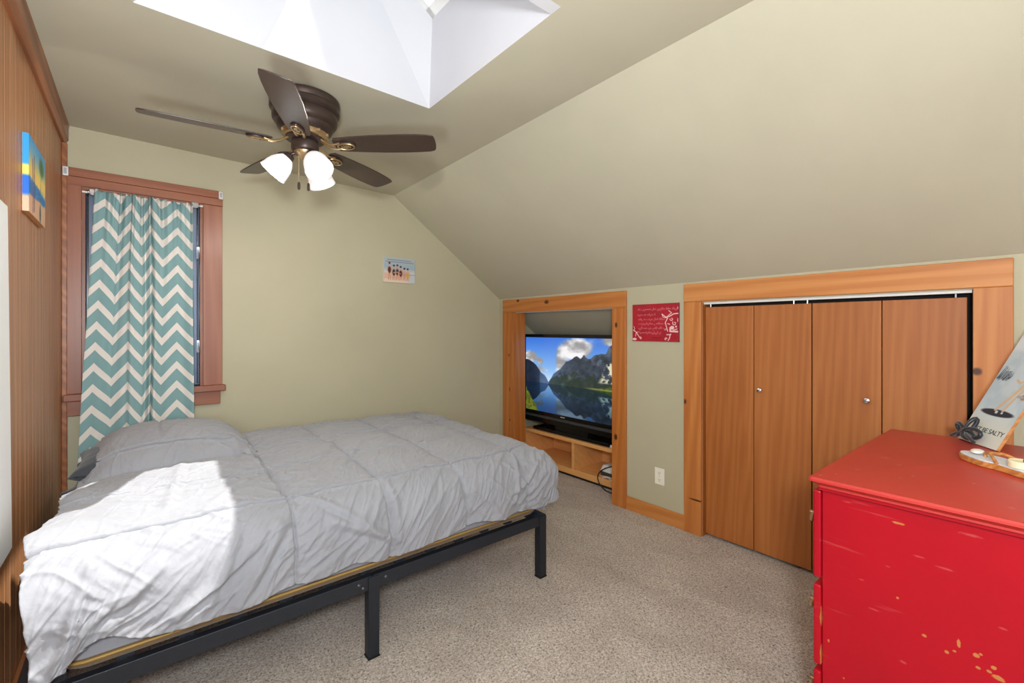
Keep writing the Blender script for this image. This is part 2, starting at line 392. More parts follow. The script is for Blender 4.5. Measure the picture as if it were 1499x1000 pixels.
# skylight (window_2): shaft, frame, glass
w2 = thing('window_2', (.6, 1.6, 2.43), 'white skylight shaft opening in the flat ceiling', 'window', kind='structure')
GX0, GX1, GY0, GY1 = .60, 1.09, .92, 1.935
gz = lambda x: 2.80 + (1.09-x)*SL
lo = [(SK['x0'],SK['y0'],2.43),(SK['x1'],SK['y0'],2.43),(SK['x1'],SK['y1'],2.43),(SK['x0'],SK['y1'],2.43)]
lo = [(x, y, cz(x,y)) for x, y, z in lo]
hi = [(GX0,GY0,gz(GX0)),(GX1,GY0,gz(GX1)),(GX1,GY1,gz(GX1)),(GX0,GY1,gz(GX0))]
b = MB()
def outward(p, k): return tuple(Vector(p)+Vector(k))
for i, k in ((0,(0,-.05,0)),(1,(.05,0,0)),(2,(0,.05,0)),(3,(-.05,0,.03))):
    j = (i+1) % 4
    b.add([lo[i],lo[j],hi[j],hi[i], outward(lo[i],k),outward(lo[j],k),outward(hi[j],k),outward(hi[i],k)], [(0,1,2,3),(7,6,5,4),(0,4,5,1),(1,5,6,2),(2,6,7,3),(3,7,4,0)])
b.build('shaft', M['white_paint'], w2)
b = MB(); n_ = Vector((SL,0,1)).normalized()
def rim(x0,x1,y0,y1):
    q = [(x0,y0,gz(x0)),(x1,y0,gz(x1)),(x1,y1,gz(x1)),(x0,y1,gz(x0))]
    b.hexa([tuple(Vector(p)-n_*.0) for p in q] + [tuple(Vector(p)+n_*.05) for p in q])
rim(GX0-.05,GX0+.035,GY0-.05,GY1+.05); rim(GX1-.035,GX1+.06,GY0-.05,GY1+.05); rim(GX0,GX1,GY0-.05,GY0+.03); rim(GX0,GX1,GY1-.03,GY1+.05)
b.build('skylight_frame', M['white_plastic'], w2)
b = MB(); q = [(GX0,GY0,gz(GX0)),(GX1,GY0,gz(GX1)),(GX1,GY1,gz(GX1)),(GX0,GY1,gz(GX0))]
b.add([tuple(Vector(p)+n_*.03) for p in q], [(0,1,2,3)]); b.build('pane', M['glass'], w2)

# back wall with window opening
WX0, WX1, WZ0, WZ1 = -.255, .311, .939, 2.105
T = .13
b = MB(); b.box(-.5, WX0, YB, YB+T, 0, 2.6); b.box(WX1, XE, YB, YB+T, 0, 2.6); b.box(WX0, WX1, YB, YB+T, 0, WZ0); b.box(WX0, WX1, YB, YB+T, WZ1, 2.6)
struct(b.build('wall_back', M['wall']), 'sage green back wall with window', 'wall')

# left wall: vertical tongue-and-groove boards, with an unseen window added near the viewer for light
LY0, LY1, LZ0, LZ1 = -.95, 1.25, .72, 2.12
b = MB(); rows = [.092, .068, .098, .058, .090, .080]; g = .0022
def boards(ya, yb, za, zb):
    y, k, face = ya, 0, []
    while y < yb-1e-6:
        y2 = min(y+rows[k % len(rows)], yb); k += 1
        face += [(XL-.003, y), (XL, y+g), (XL, (y+y2)/2), (XL, y2-g)]; y = y2
    face.append((XL-.003, yb)); n = len(face); vs = []; fs = []
    for (x, yy) in face: vs += [(x, yy, za), (x, yy, zb)]
    for i in range(n-1): fs.append((2*i, 2*i+2, 2*i+3, 2*i+1))
    o = len(vs); vs += [(-.5, yb, za), (-.5, yb, zb), (-.5, ya, za), (-.5, ya, zb)]
    fs += [(o, o+1, o+3, o+2), (0, 1, o+3, o+2), (2*n-2, 2*n-1, o+1, o)]
    fs += [tuple([2*i for i in range(n)] + [o, o+2]), tuple([2*i+1 for i in range(n)] + [o+1, o+3])]
    b.add(vs, fs)
boards(YF-.1, LY0, 0, 2.5); boards(LY1, YB, 0, 2.5); boards(LY0, LY1, 0, LZ0); boards(LY0, LY1, LZ1, 2.5)
struct(b.build('wall_left', M['panel']), 'knotty cedar tongue and groove panelled left wall', 'wall')

w4 = thing('added_window_side', (XL, .15, LZ0), 'unseen window added in the panelled wall for side light', 'window', kind='structure')
b = MB()
for (y0,y1,z0,z1) in ((LY0,LY0+.05,LZ0,LZ1),(LY1-.05,LY1,LZ0,LZ1),(LY0+.05,LY1-.05,LZ0,LZ0+.05),(LY0+.05,LY1-.05,LZ1-.05,LZ1),(.13,.17,LZ0+.05,LZ1-.05)):
    b.box(-.47, -.42, y0, y1, z0, z1)
b.build('window_frame', M['white_plastic'], w4)
MB().add([(-.445,LY0,LZ0),(-.445,LY1,LZ0),(-.445,LY1,LZ1),(-.445,LY0,LZ1)], [(0,1,2,3)]).build('pane', M['glass'], w4)
# front wall behind the camera with a wide unseen window added for fill light
b = MB(); FX0, FX1, FZ0, FZ1 = -.25, 2.35, .08, 2.15
b.box(-.5, FX0, YF-.1, YF, 0, 2.6); b.box(FX1, XE, YF-.1, YF, 0, 2.6); b.box(FX0, FX1, YF-.1, YF, 0, FZ0); b.box(FX0, FX1, YF-.1, YF, FZ1, 2.6)
struct(b.build('wall_front', M['wall']), 'sage green wall behind the viewer', 'wall')
w3 = thing('added_window_rear', (1.05, YF, FZ0), 'unseen window added behind the viewer for fill light', 'window', kind='structure')
b = MB(); c0 = .05
for (x0,x1,z0,z1) in ((FX0+.85,FX0+.89,FZ0+c0,FZ1-c0),(FX0,FX0+c0,FZ0,FZ1),(FX1-c0,FX1,FZ0,FZ1),(FX0+c0,FX1-c0,FZ0,FZ0+c0),(FX0+c0,FX1-c0,FZ1-c0,FZ1),(FX1-.89,FX1-.85,FZ0+c0,FZ1-c0)):
    b.box(x0, x1, YF-.07, YF-.02, z0, z1)
b.build('window_frame', M['white_plastic'], w3)
MB().add([(FX0,YF-.045,FZ0),(FX1,YF-.045,FZ0),(FX1,YF-.045,FZ1),(FX0,YF-.045,FZ1)], [(0,1,2,3)]).build('pane', M['glass'], w3)

# right knee wall
KT = .115; TY0, TY1, TZ = 2.131, 3.287, 1.462; CY0, CY1, CZ = .243, 1.44, 1.468
def kbox(b, y0, y1, z0):
    za, zb = slz(XK), slz(XK+KT)
    b.hexa([(XK,y0,z0),(XK+KT,y0,z0),(XK+KT,y1,z0),(XK,y1,z0),(XK,y0,za),(XK+KT,y0,zb),(XK+KT,y1,zb),(XK,y1,za)])
b = MB(); kbox(b, YF, CY0, 0); kbox(b, CY0, CY1, CZ); kbox(b, CY1, TY0, 0); kbox(b, TY0, TY1, TZ); kbox(b, TY1, YB, 0)
b.box(XK+KT, XE, 1.66, 1.75, 0, slz(XE)); b.box(XE-.05, XE, YF, YB, 0, slz(XE)-.005)
struct(b.build('wall_right', M['wall']), 'low sage green knee wall with two openings', 'wall')
MB().box(XK+.09, XK+.10, CY0-.06, CY1+.06, 0, CZ+.04).build('closet_shade_sheet', M['dark_gap'])  # closet shade is put into the colour of this sheet
struct(bpy.data.objects['closet_shade_sheet'], 'near-black sheet put in for closet shade behind the folding doors', 'wall')

# trim_1: casing round the television niche
t1 = thing('trim_1', (XK, 2.7, 0), 'orange pine casing round the television niche', 'door casing', kind='structure')
cx0, cx1 = XK-.019, XK
MB().box(cx0, cx1, 2.008, TY0, 0, 1.457).build('side_casing', M['pine_v1'], t1, bevel=.003)
MB().box(cx0, cx1, TY1, 3.443, 0, 1.457).build('side_casing', M['pine_v1'], t1, bevel=.003)
MB().box(cx0, cx1, 2.008, 3.443, 1.457, 1.579).build('head_casing', M['pine_h1'], t1, bevel=.003)
MB().box(XK, XK+KT+.01, TY1-.012, TY1, 0, TZ).build('jamb', M['pine_v1'], t1)
MB().box(XK, XK+KT+.01, TY0, TY0+.012, 0, TZ).build('jamb', M['pine_v1'], t1)
MB().box(XK+.002, XK+KT, TY0+.012, TY1-.012, TZ-.008, TZ).build('head_liner', M['white_plastic'], t1)
# trim_2: closet casing
t2 = thing('trim_2', (XK, .84, 0), 'orange pine casing round the folding closet doors', 'door casing', kind='structure')
MB().box(cx0, cx1, CY1, 1.555, 0, 1.474).build('side_casing', M['pine_v2'], t2, bevel=.003)
MB().box(cx0, cx1, .128, CY0, 0, 1.474).build('side_casing', M['pine_v2'], t2, bevel=.003)
MB().box(cx0-.002, cx1, .128, 1.555, 1.474, 1.588).build('head_casing', M['pine_h2'], t2, bevel=.003)
MB().box(XK, XK+.09, CY1-.0035, CY1, 0, CZ).build('jamb', M['door_v'], t2)
MB().box(XK, XK+.09, CY0, CY0+.0035, 0, CZ).build('jamb', M['dark_gap'], t2)  # near-black colour stands for the shaded gap on this side
# closet track
tr = thing('trim_3', (XK+.03, .84, 1.45), 'white metal folding door track under closet head', 'track', kind='structure')
MB().box(XK+.012, XK+.045, CY0+.002, CY1-.002, 1.456, CZ).build('rail', M['white_plastic'], tr)
for yy in (1.40, .935, .87, .30):
    MB().cyl((XK+.03, yy, 1.437), (XK+.03, yy, 1.457), .004, n=8).build('pivot_pin', M['silver'], tr)
# folding doors
def bifold(name, y0, y1, knob_y, label, sd):
    d = thing(name, (XK+.03, (y0+y1)/2, .02), label, 'door', kind='structure')
    ym = (y0+y1)/2; gp = .002
    for a, c in ((y0, ym), (ym, y1)):
        MB().box(XK+.022, XK+.050, a+gp, c-gp, .018, 1.438).build('panel', M['door_v'], d, bevel=.002)
    k = MB(); k.lathe((XK+.022, knob_y, .953), (-1,0,0), [(.006,0),(.006,.012),(.011,.017),(.014,.024),(.012,.031),(.005,.034)], 20)
    k.build('knob', M['chrome'], d, smooth=True)
    return d
bifold('door_1', .848, 1.433, 1.100, 'left pair of brown oak folding closet doors', 1)
bifold('door_2', .262, .846, .606, 'right pair of brown oak folding closet doors', 2)

# baseboards, crown and corner trim
struct(MB().box(XK-.014, XK, 1.555, 2.008, 0, .096).build('baseboard_right', M['pine_h'], loc=(XK,1.78,0), bevel=.003), 'orange pine baseboard between the two casings', 'baseboard')
struct(MB().box(XL, XL+.014, YF, YB, 0, .11).build('baseboard_left', M['trim_y'], loc=(XL,1,0), bevel=.003), 'brown baseboard below the panelled wall', 'baseboard')
struct(MB().box(XL, 1.9, YB-.014, YB, 0, .1).build('baseboard_back', M['win_h'], loc=(1,YB,0), bevel=.003), 'baseboard behind the bed', 'baseboard')
b = MB()
pz = [(XL,-.105),(XL+.012,-.105),(XL+.026,-.085),(XL+.026,-.02),(XL+.030,0),(XL,0)]
b.add([(x, YF, cz(XL,YF)+z) for x, z in pz] + [(x, YB-.0, cz(XL,YB)+z) for x, z in pz],
      [tuple(range(6))[::-1], tuple(range(6,12))] + [(i,(i+1)%6,6+(i+1)%6,6+i) for i in range(6)])
struct(b.build('trim_4', M['trim_y'], loc=(XL,1,2.35)), 'brown wood crown strip along top of panelled wall', 'trim')
struct(MB().box(XL, XL+.022, YB-.03, YB, 0, 2.33).build('trim_5', M['trim_y'], loc=(XL,YB,0), bevel=.003), 'brown corner strip beside the window', 'trim')

# ------------------------------------------------------------------ window_1
w1 = thing('window_1', (.04, YB, .9), 'wooden casement window behind the chevron curtain', 'window', kind='structure')
c0 = YB-.02
MB().box(-.329, WX0, c0, YB, .939, 2.107).build('side_casing', M['win_v'], w1, bevel=.002)
MB().box(WX1, .416, c0, YB, .939, 2.103).build('side_casing', M['win_v'], w1, bevel=.002)
MB().box(-.329, .418, c0-.003, YB, 2.105, 2.152).build('head_casing', M['win_h'], w1, bevel=.002)
MB().box(-.329, .418, c0-.014, YB, 2.152, 2.198).build('cap_casing', M['win_h'], w1, bevel=.003)
MB().box(-.329, .432, c0-.028, YB+.06, .899, .939).build('stool', M['win_h'], w1, bevel=.005)
MB().box(-.329, .405, c0, YB, .815, .899).build('apron', M['win_h'], w1, bevel=.003)
MB().box(WX0, WX0+.014, YB, YB+.11, .939, WZ1).build('jamb', M['win_v'], w1)
MB().box(WX1-.014, WX1, YB, YB+.11, .939, WZ1).build('jamb', M['win_v'], w1)
MB().box(WX0+.014, WX1-.014, YB, YB+.11, WZ1-.014, WZ1).build('jamb', M['win_h'], w1)
b = MB(); s0 = .058; x0, x1, z0, z1 = WX0+.014, WX1-.014, .939, WZ1-.014; y0, y1 = YB+.05, YB+.085
b.box(x0,x0+s0,y0,y1,z0,z1); b.box(x1-s0,x1,y0,y1,z0,z1); b.box(x0+s0,x1-s0,y0,y1,z0,z0+s0); b.box(x0+s0,x1-s0,y0,y1,z1-s0,z1)
b.build('sash', M['sash'], w1, bevel=.003)
b = MB(); b.box(WX1-.030,WX1-.022,YB+.03,YB+.05,.95,2.09); b.box(WX0+.018,WX0+.026,YB+.03,YB+.05,.95,2.09)
b.build('weather_strip', M['blackplas'], w1)
b = MB(); b.tube([(WX1-.012,YB+.012,1.02+.9*i/12) if 0 else (WX1-.013-.006*math.sin(PI*i/12), YB+.008, 1.3+.42*i/12) for i in range(13)], .003, 6)
b.build('friction_arm', M['silver'], w1, smooth=True)
for zz in (1.80, 1.20):
    b = MB(); b.box(WX1-.032, WX1-.016, YB+.006, YB+.030, zz-.05, zz+.03); b.cyl((WX1-.024,YB-.004,zz-.05),(WX1-.024,YB+.010,zz+.02),.006,.004,10)
    b.build('latch', M['silver'], w1, bevel=.002)
MB().add([(x0+s0,YB+.066,z0+s0),(x1-s0,YB+.066,z0+s0),(x1-s0,YB+.066,z1-s0),(x0+s0,YB+.066,z1-s0)], [(0,1,2,3)]).build('pane', M['glass'], w1)

# curtain rod + brackets
rod = thing('curtain_rod', (.03, YB-.008, 2.085), 'thin white rod with silver clips inside the window head', 'curtain rod')
MB().cyl((WX0+.001, YB-.012, 2.076), (WX1-.001, YB-.012, 2.089), .0065, n=12).build('pole', M['white_plastic'], rod, smooth=True)
for xx, zz in ((-.205, 2.078), (.268, 2.087)):
    b = MB(); b.box(xx-.02, xx+.02, YB-.027, YB+.004, zz-.012, zz+.018); b.box(xx-.015, xx+.015, YB-.030, YB-.022, zz-.018, zz-.006)
    b.cyl((xx-.026,YB-.012,zz),(xx+.026,YB-.012,zz),.010,n=14)
    b.build('clip', M['chrome'], rod, bevel=.003)
# curtain
def curtain():
    top_z, bot_z = 2.088, .36
    ncol, nrow = 300, 120
    # fold table: (cloth position, x fraction, depth)
    vs = []; uvs = []; fs = []
    Wc = .80
    for j in range(nrow+1):
        v = j/nrow; z = top_z + (bot_z-top_z)*v
        xl = -.200 - .068*min(1, v*1.02)**.9; xr = .253 + .004*math.sin(3*v)
        # depth of folds as a function of cloth position
        xs_, ys_ = [], []
        for i in range(ncol+1):
            s = i/ncol
            gather = math.exp(-v*9)
            f1 = .016*math.exp(-((s-.56)/.035)**2) + .020*math.exp(-((s-.66)/.03)**2)*(.6+.4*v)
            f2 = .010*math.sin(s*2*PI*3.1+.5)*(1-.3*v) + .004*math.sin(s*2*PI*7+1.3+v)
            f3 = gather*(.010*math.sin(s*2*PI*11+.7*math.sin(s*9)) + .006*math.sin(s*2*PI*19+1))
            pleat = .020*math.exp(-((s-.36)/.03)**2)*math.exp(-v*1.2) + .014*math.exp(-((s-.22)/.025)**2)*math.exp(-v*2.2) + .014*math.exp(-((s-.47)/.025)**2)*math.exp(-v*.8)
            ys_.append(-(f1*.9+f2+f3+pleat)); 
            # width compression: folds take more cloth than they cover
            dens = 1 - .74*math.exp(-((s-.60)/.07)**2) - .62*math.exp(-((s-.36)/.05)**2)*math.exp(-v*.9) - .55*math.exp(-((s-.22)/.04)**2)*math.exp(-v*1.8) - .45*math.exp(-((s-.48)/.03)**2)*math.exp(-v*.8)
            xs_.append(dens)
        cum = np.concatenate([[0], np.cumsum((np.array(xs_[:-1])+np.array(xs_[1:]))/2)]); cum /= cum[-1]
        base = -.045 + .0*v
        for i in range(ncol+1):
            s = i/ncol
            x = xl + (xr-xl)*cum[i] + .004*math.sin(6*v+9*s)
            yy = YB - .030 - .042*min(1, v*4) + ys_[i]*1.25
            # small header ruffle above the rod
            zz = z + (.006*math.sin(s*2*PI*16) if j == 0 else 0) + .008*math.sin(s*5)*v
            vs.append((x, yy, zz)); uvs.append((s*Wc+.150, (1-v)*1.728))
    n = ncol+1
    for j in range(nrow):
        for i in range(ncol): fs.append((j*n+i, j*n+i+1, (j+1)*n+i+1, (j+1)*n+i))
    loc = Vector((.02, YB-.06, .36))
    me = bpy.data.meshes.new('curtain'); me.from_pydata([tuple(Vector(p)-loc) for p in vs], [], fs); me.update()
    ul = me.uv_layers.new(name='cloth')
    for lp in me.loops: ul.data[lp.index].uv = uvs[lp.vertex_index]
    me.polygons.foreach_set('use_smooth', [True]*len(me.polygons)); me.materials.append(M['chevron'])
    ob = bpy.data.objects.new('curtain', me); C.objects.link(ob); ob.location = loc
    so = ob.modifiers.new('so', 'SOLIDIFY'); so.thickness = .0018
    tag(ob, 'teal and cream chevron curtain hanging over the window', 'curtain')
curtain()
# plastic corner clips on the window head
for xx, lab in ((-.318, 'small white plastic clip on left end of window head'), (.405, 'small white plastic clip on right end of window head')):
    o = thing('bracket', (xx, c0-.02, 2.175), lab, 'bracket', 'clips on the window head')
    MB().box(xx-.012, xx+.012, c0-.026, c0-.014, 2.145, 2.195).build('plate', M['white_plastic'], o, bevel=.004)
    MB().box(xx-.005, xx+.005, c0-.034, c0-.026, 2.155, 2.185).build('hook', M['silver'], o, bevel=.002)

# white board put in for an unidentified pale strip on the panelled wall
o = MB().hexa([(XL,1.5,.585),(XL+.012,1.5,.585),(XL+.012,2.178,.585),(XL,2.178,.585),(XL,1.5,1.69),(XL+.012,1.5,1.69),(XL+.012,2.115,1.69),(XL,2.115,1.69)]).build('wall_panel', M['whiteboard'], loc=(XL,1.8,.585), bevel=.004)
tag(o, 'white board standing in for an unidentified pale strip at far left edge of the wood panelled wall', 'board')

# ------------------------------------------------------------------ bed
BX0, BX1, BY0, BY1 = -.262, 1.655, 1.735, 3.095
bed = thing('bed_frame', (.7, 2.4, 0), 'black metal platform bed frame along the back wall', 'bed')
for yy0, yy1 in ((BY0, BY0+.030), (BY1-.030, BY1)):
    MB().box(BX0, .712, yy0, yy1, .272, .325).build('side_rail', M['metal_dark'], bed, bevel=.002)
    MB().box(.714, BX1, yy0, yy1, .272, .325).build('side_rail', M['metal_dark'], bed, bevel=.002)
for xx0, xx1 in ((BX0, BX0+.03), (BX1-.03, BX1)):
    MB().box(xx0, xx1, BY0+.03, BY1-.03, .272, .325).build('end_rail', M['metal_dark'], bed, bevel=.002)
MB().box(BX0+.03, BX1-.03, 2.40, 2.43, .272, .312).build('centre_rail', M['metal_dark'], bed, bevel=.002)
def leg(x, y, sy):   # folded angle leg: plate along x and plate along y, with a foot
    b = MB(); t = .005; w = .044
    b.box(x, x+w, y, y+t*sy if sy > 0 else y, 0.004, .322) if sy > 0 else b.box(x, x+w, y-t, y, .004, .322)
    if sy > 0: b.box(x, x+.012, y+t, y+.042, .004, .322)
    else: b.box(x, x+.012, y-.042, y-t, .004, .322)
    l = b.build('leg', M['metal_dark'], bed, bevel=.0015)
    f = MB(); f.box(x-.002, x+w+.002, min(y, y+.04*sy)-.002, max(y, y+.04*sy)+.002, 0, .006); f.build('foot_cap', M['blackplas'], l)
for xx in (BX0+.003, .692, BX1-.046):
    leg(xx, BY0-.006, 1); leg(xx, BY1+.006, -1)
leg(.692, 2.40, 1)
for xx, zz in ((.655, .305), (.672, .288), (.765, .303)):
    MB().lathe((xx, BY0, zz), (0,-1,0), [(.006,0),(.006,.002),(.003,.004)], 10).build('bolt', M['greyplas'], bed)
for i in range(13):
    xx = BX0+.06+i*.146
    MB().box(xx, xx+.045, BY0+.031, BY1-.031, .3245, .343).build('slat', M['metal_dark'], bed, bevel=.002)

# mattress
def rbox_ring(x0, x1, y0, y1, r, n=6):
    p = []
    for cx_, cy_, a0 in ((x1-r,y1-r,0),(x0+r,y1-r,90),(x0+r,y0+r,180),(x1-r,y0+r,270)):
        for i in range(n+1):
            a = math.radians(a0+90*i/n); p.append((cx_+r*math.cos(a), cy_+r*math.sin(a)))
    return p
def stack(b, rings):
    n = len(rings[0][0]); vs = []; fs = []
    for pts, z in rings: vs += [(x, y, z) for x, y in pts]
    for j in range(len(rings)-1):
        for i in range(n): fs.append((j*n+i, j*n+(i+1) % n, (j+1)*n+(i+1) % n, (j+1)*n+i))
    fs += [tuple(range(n))[::-1], tuple((len(rings)-1)*n+i for i in range(n))]
    b.add(vs, fs); return b
MX0, MX1, MY0, MY1 = -.19, 1.635, 1.742, 3.088
mat = thing('mattress', (.7, 2.4, .343), 'tan mattress with grey fitted sheet on the bed frame', 'mattress')
b = stack(MB(), [(rbox_ring(MX0+d, MX1-d, MY0+d, MY1-d, .09-d), z) for d, z in ((.012,.343),(.002,.352),(0,.365),(0,.40),(0,.585),(.004,.60),(.016,.612))])
b.build('core', M['ticking'], mat, smooth=True)
r_ = rbox_ring(MX0-.002, MX1+.002, MY0-.002, MY1+.002, .09, 8); r_ = r_+[r_[0]]
MB().tube([(x, y, .368+.003*math.sin(9*x+4*y)) for x, y in r_], .0042, 8).build('piping', M['piping'], mat, smooth=True)
rings = []
for d, z in ((0,.386),(-.006,.39),(-.007,.42),(-.007,.56),(-.003,.604),(.012,.622),(.04,.628)):
    rings.append(([(x, y) for x, y in rbox_ring(MX0+d, MX1-d, MY0+d, MY1-d, .09, 10)], z))
sh = stack(MB(), rings); 
sh.v = [(x, y, z + (.010*math.sin(x*7)+.004*math.sin(x*31+2) if z < .395 else 0)) for x, y, z in sh.v]
sh.build('fitted_sheet', M['sheet'], mat, smooth=True)
# sheet corner hanging out at the foot
b = MB(); nu, nv = 16, 12; vs = []
for j in range(nv+1):
    for i in range(nu+1):
        u, v = i/nu, j/nv
        x = 1.48+.20*u; L = .045+.035*u
        y = MY0-.014-.012*math.sin(PI*u*2+1)*v - .01*v; 
        if u > .8: y += (u-.8)*.25
        z = .445 - L*v - .02*u
        vs.append((x, y, z))
b.add(vs, [(j*(nu+1)+i, j*(nu+1)+i+1, (j+1)*(nu+1)+i+1, (j+1)*(nu+1)+i) for j in range(nv) for i in range(nu)])
o = b.build('sheet_corner', M['sheet'], mat, smooth='all'); o.modifiers.new('so','SOLIDIFY').thickness = .004

# pillow (under the comforter, dark end peeking out at the left)
pil = thing('pillow', (.08, 2.83, .63), 'charcoal pillow under the comforter, its corner peeking out by the curtain', 'pillow')
b = MB(); vs = []; fs = []; nu, nv = 44, 34
cx_, cy_, cz_, hw, hd, hh = .085, 2.80, .705, .315, .24, .078
for side in (1, -1):
    off = len(vs)
    for j in range(nv+1):
        for i in range(nu+1):
            u, v = -1+2*i/nu, -1+2*j/nv
            e = max(0, (1-abs(u)**3.0)*(1-abs(v)**3.0))**.5
            pinch = 1-.07*(1-abs(v)**2)*abs(u)**4
            wr = .006*noise.noise(Vector((u*4, v*4, side*3)))*(1-e*.4)
            vs.append((cx_+hw*u*pinch, cy_+hd*v*(1-.06*(1-u*u)*abs(v)**4), max(.631, cz_ + side*(hh*e)+wr - .012)))
    n = nu+1
    for j in range(nv):
        for i in range(nu): fs.append((off+j*n+i, off+j*n+i+1, off+(j+1)*n+i+1, off+(j+1)*n+i))
b.add(vs, fs); b.build('case', M['pillow'], pil, smooth='all')
b = MB(); nu, nv = 18, 22; vs = []
for j in range(nv+1):
    for i in range(nu+1):
        u, v = i/nu, j/nv
        y = 2.52+.26*v; x = -.10 - (.145-.05*v)*u + .012*math.sin(9*v+3*u); 
        z = .665 + .05*v + .035*math.sin(v*7+2*u)*u*.6 - .035*u + .02*v*v
        vs.append((x, y, z))
b.add(vs, [(j*(nu+1)+i, j*(nu+1)+i+1, (j+1)*(nu+1)+i+1, (j+1)*(nu+1)+i) for j in range(nv) for i in range(nu)])
o = b.build('case_hem', M['pillow'], pil, smooth='all'); o.modifiers.new('so','SOLIDIFY').thickness = .008

# comforter
def comforter():
    NS, NT_ = 760, 620
    S0, S1, T0, T1 = 0.0, 2.18, 0.0, 1.83     # cloth coordinates: s along X, t along Y (front hem at 0)
    FH = .30            # cloth hanging at the front, incl. shoulder
    s = np.linspace(S0, S1, NS); t = np.linspace(T0, T1, NT_)
    S, Tt = np.meshgrid(s, t)
    seams_s = [.68, 1.03, 1.385, 1.74, 2.09]; seams_t = [.32, .71, 1.10, 1.49]
    def bend(a, r):      # a = cloth length beyond the edge
        th = np.clip(a/r, 0, PI/2); pos = r*np.sin(th); drop = r*(1-np.cos(th)); ex = np.clip(a-r*PI/2, 0, None)
        pos = np.where(a > 0, pos, a); drop = np.where(a > 0, drop+ex, 0); return pos, drop, ex
    def base(S, Tt):
        # left edge a little uneven
        x = -.255 + S + 0*Tt
        y0 = 1.86; a = (.355+0*S) - Tt                    # beyond the front shoulder
        p, d1, e1 = bend(a, .155); y = y0 - p
        ab = Tt - 1.545; pb, d3, e3 = bend(ab, .12); y = np.where(ab > -10, np.where(a > 0, y, y0 + (Tt-.355)), y)
        y = np.where(ab > 0, y0+1.19+pb, y)
        ax = x - 1.555; px, d2, e2 = bend(ax, .165); x = np.where(ax > 0, 1.555+px, x)
        al = -.20 - x; 
        d4 = np.where(al > 0, al*al*5, 0)
        dr = (np.abs(d1)**3 + np.abs(d2)**3 + np.abs(d3)**3)**(1/3)
        z = .672 - np.minimum(dr, .285) - d4
        # the front face leans out a touch toward the hem, corners round off
        cr = np.clip(d1/.2, 0, 1)*np.clip(d2/.2, 0, 1)
        y = y + .05*cr; x = x - .035*cr
        # mattress crown, pillow bump
        z = z + .018*np.exp(-((x-.9)/.7)**2)*np.clip((y-1.9)/.4, 0, 1)*np.clip((3.2-y)/.3, 0, 1)
        ux = (x-.105)/.335; uy = (y-2.85)/.335
        q = np.clip(1-np.abs(ux)**2.3, 0, 1)*np.clip(1-np.abs(uy)**2.6, 0, 1)
        z = z + .142*q**.62
        return np.stack([x, y, z], -1)
    P = base(S, Tt)
    e = 1e-3
    du = base(S+e, Tt)-base(S-e, Tt); dv = base(S, Tt+e)-base(S, Tt-e)
    N = np.cross(du, dv); N /= (np.linalg.norm(N, axis=-1, keepdims=True)+1e-12)
    # --- relief
    wob_s = .016*(fbm(Tt*4.5+3, S*1.2, 3)-.5)*2; wob_t = .012*(fbm(S*4.5+11, Tt*1.2, 3)-.5)*2
    D = np.zeros_like(S); near = np.full_like(S, 9.)
    ds = np.min(np.abs((S+wob_s)[..., None]-np.array(seams_s)), -1); dt = np.min(np.abs((Tt+wob_t)[..., None]-np.array(seams_t)), -1)
    dm = np.minimum(ds, dt)
    pill = (np.clip(ds/.17, 0, 1)*(2-np.clip(ds/.17, 0, 1)))*(np.clip(dt/.18, 0, 1)*(2-np.clip(dt/.18, 0, 1)))
    D += .020*pill**.6
    kg = .45 + .55*fbm(S*6+50, Tt*6+9, 2)*1.6
    D -= .010*np.exp(-(dm/.0042)**2)*np.clip(kg, .3, 1.2)
    D -= .012*np.exp(-(dt/.004)**2)*np.clip(kg, .5, 1.2) - .006*np.exp(-((dt-.011)/.007)**2)
    # seam puckers: ripples running away from each seam
    pk_t = fbm(S*34+4*fbm(S*5, Tt*5, 2), Tt*5+7, 3)-.5; pk_s = fbm(Tt*34+4*fbm(S*5+9, Tt*5, 2), S*5+3, 3)-.5
    D += .015*pk_t*np.exp(-dt/.04) + .013*pk_s*np.exp(-ds/.04)
    D -= .008*np.exp(-((S+wob_s-.33)/.0042)**2)*sst(1.12, 1.2, Tt)
    # long soft wrinkles in three directions, warped
    w1 = fbm(S*3+20, Tt*3, 3)-.5; w2 = fbm(S*3+70, Tt*3+31, 3)-.5
    def ridge(ang, fl, fs_, off, sharp=1.0):
        a = math.radians(ang); u = S*math.cos(a)+Tt*math.sin(a) + .10*w1; v = -S*math.sin(a)+Tt*math.cos(a) + .10*w2
        n = fbm(u*fl+off, v*fs_+off*.7, 3); r = 1-np.abs(2*n-1); return np.clip((r-.72)/.28, 0, 1)**sharp
    front = 1-sst(.24, .42, Tt); foot = sst(1.6, 1.85, S)
    m1 = fbm(S*1.8+5, Tt*1.8+2, 2); m2 = fbm(S*1.8+15, Tt*1.8+22, 2)
    D += .0065*ridge(28, 2.5, 17, 3, 1.3)*sst(.38, .6, m1)
    D += .006*ridge(-35, 2.5, 15, 8, 1.3)*sst(.4, .6, m2)
    D += .003*ridge(62, 3.0, 22, 31, 1.4)*sst(.42, .62, 1-m1)
    D += front*(.007*ridge(38, 2.2, 16, 40, 1.2) + .004*ridge(58, 3, 26, 52, 1.2))
    D += .014*(fbm(S*3.6+40, Tt*3.6, 3)-.5)*(1-.4*front) 
    D += .0035*(fbm(S*26, Tt*14, 4)-.5) + .0022*(fbm(S*55+5, Tt*42, 3)-.5)
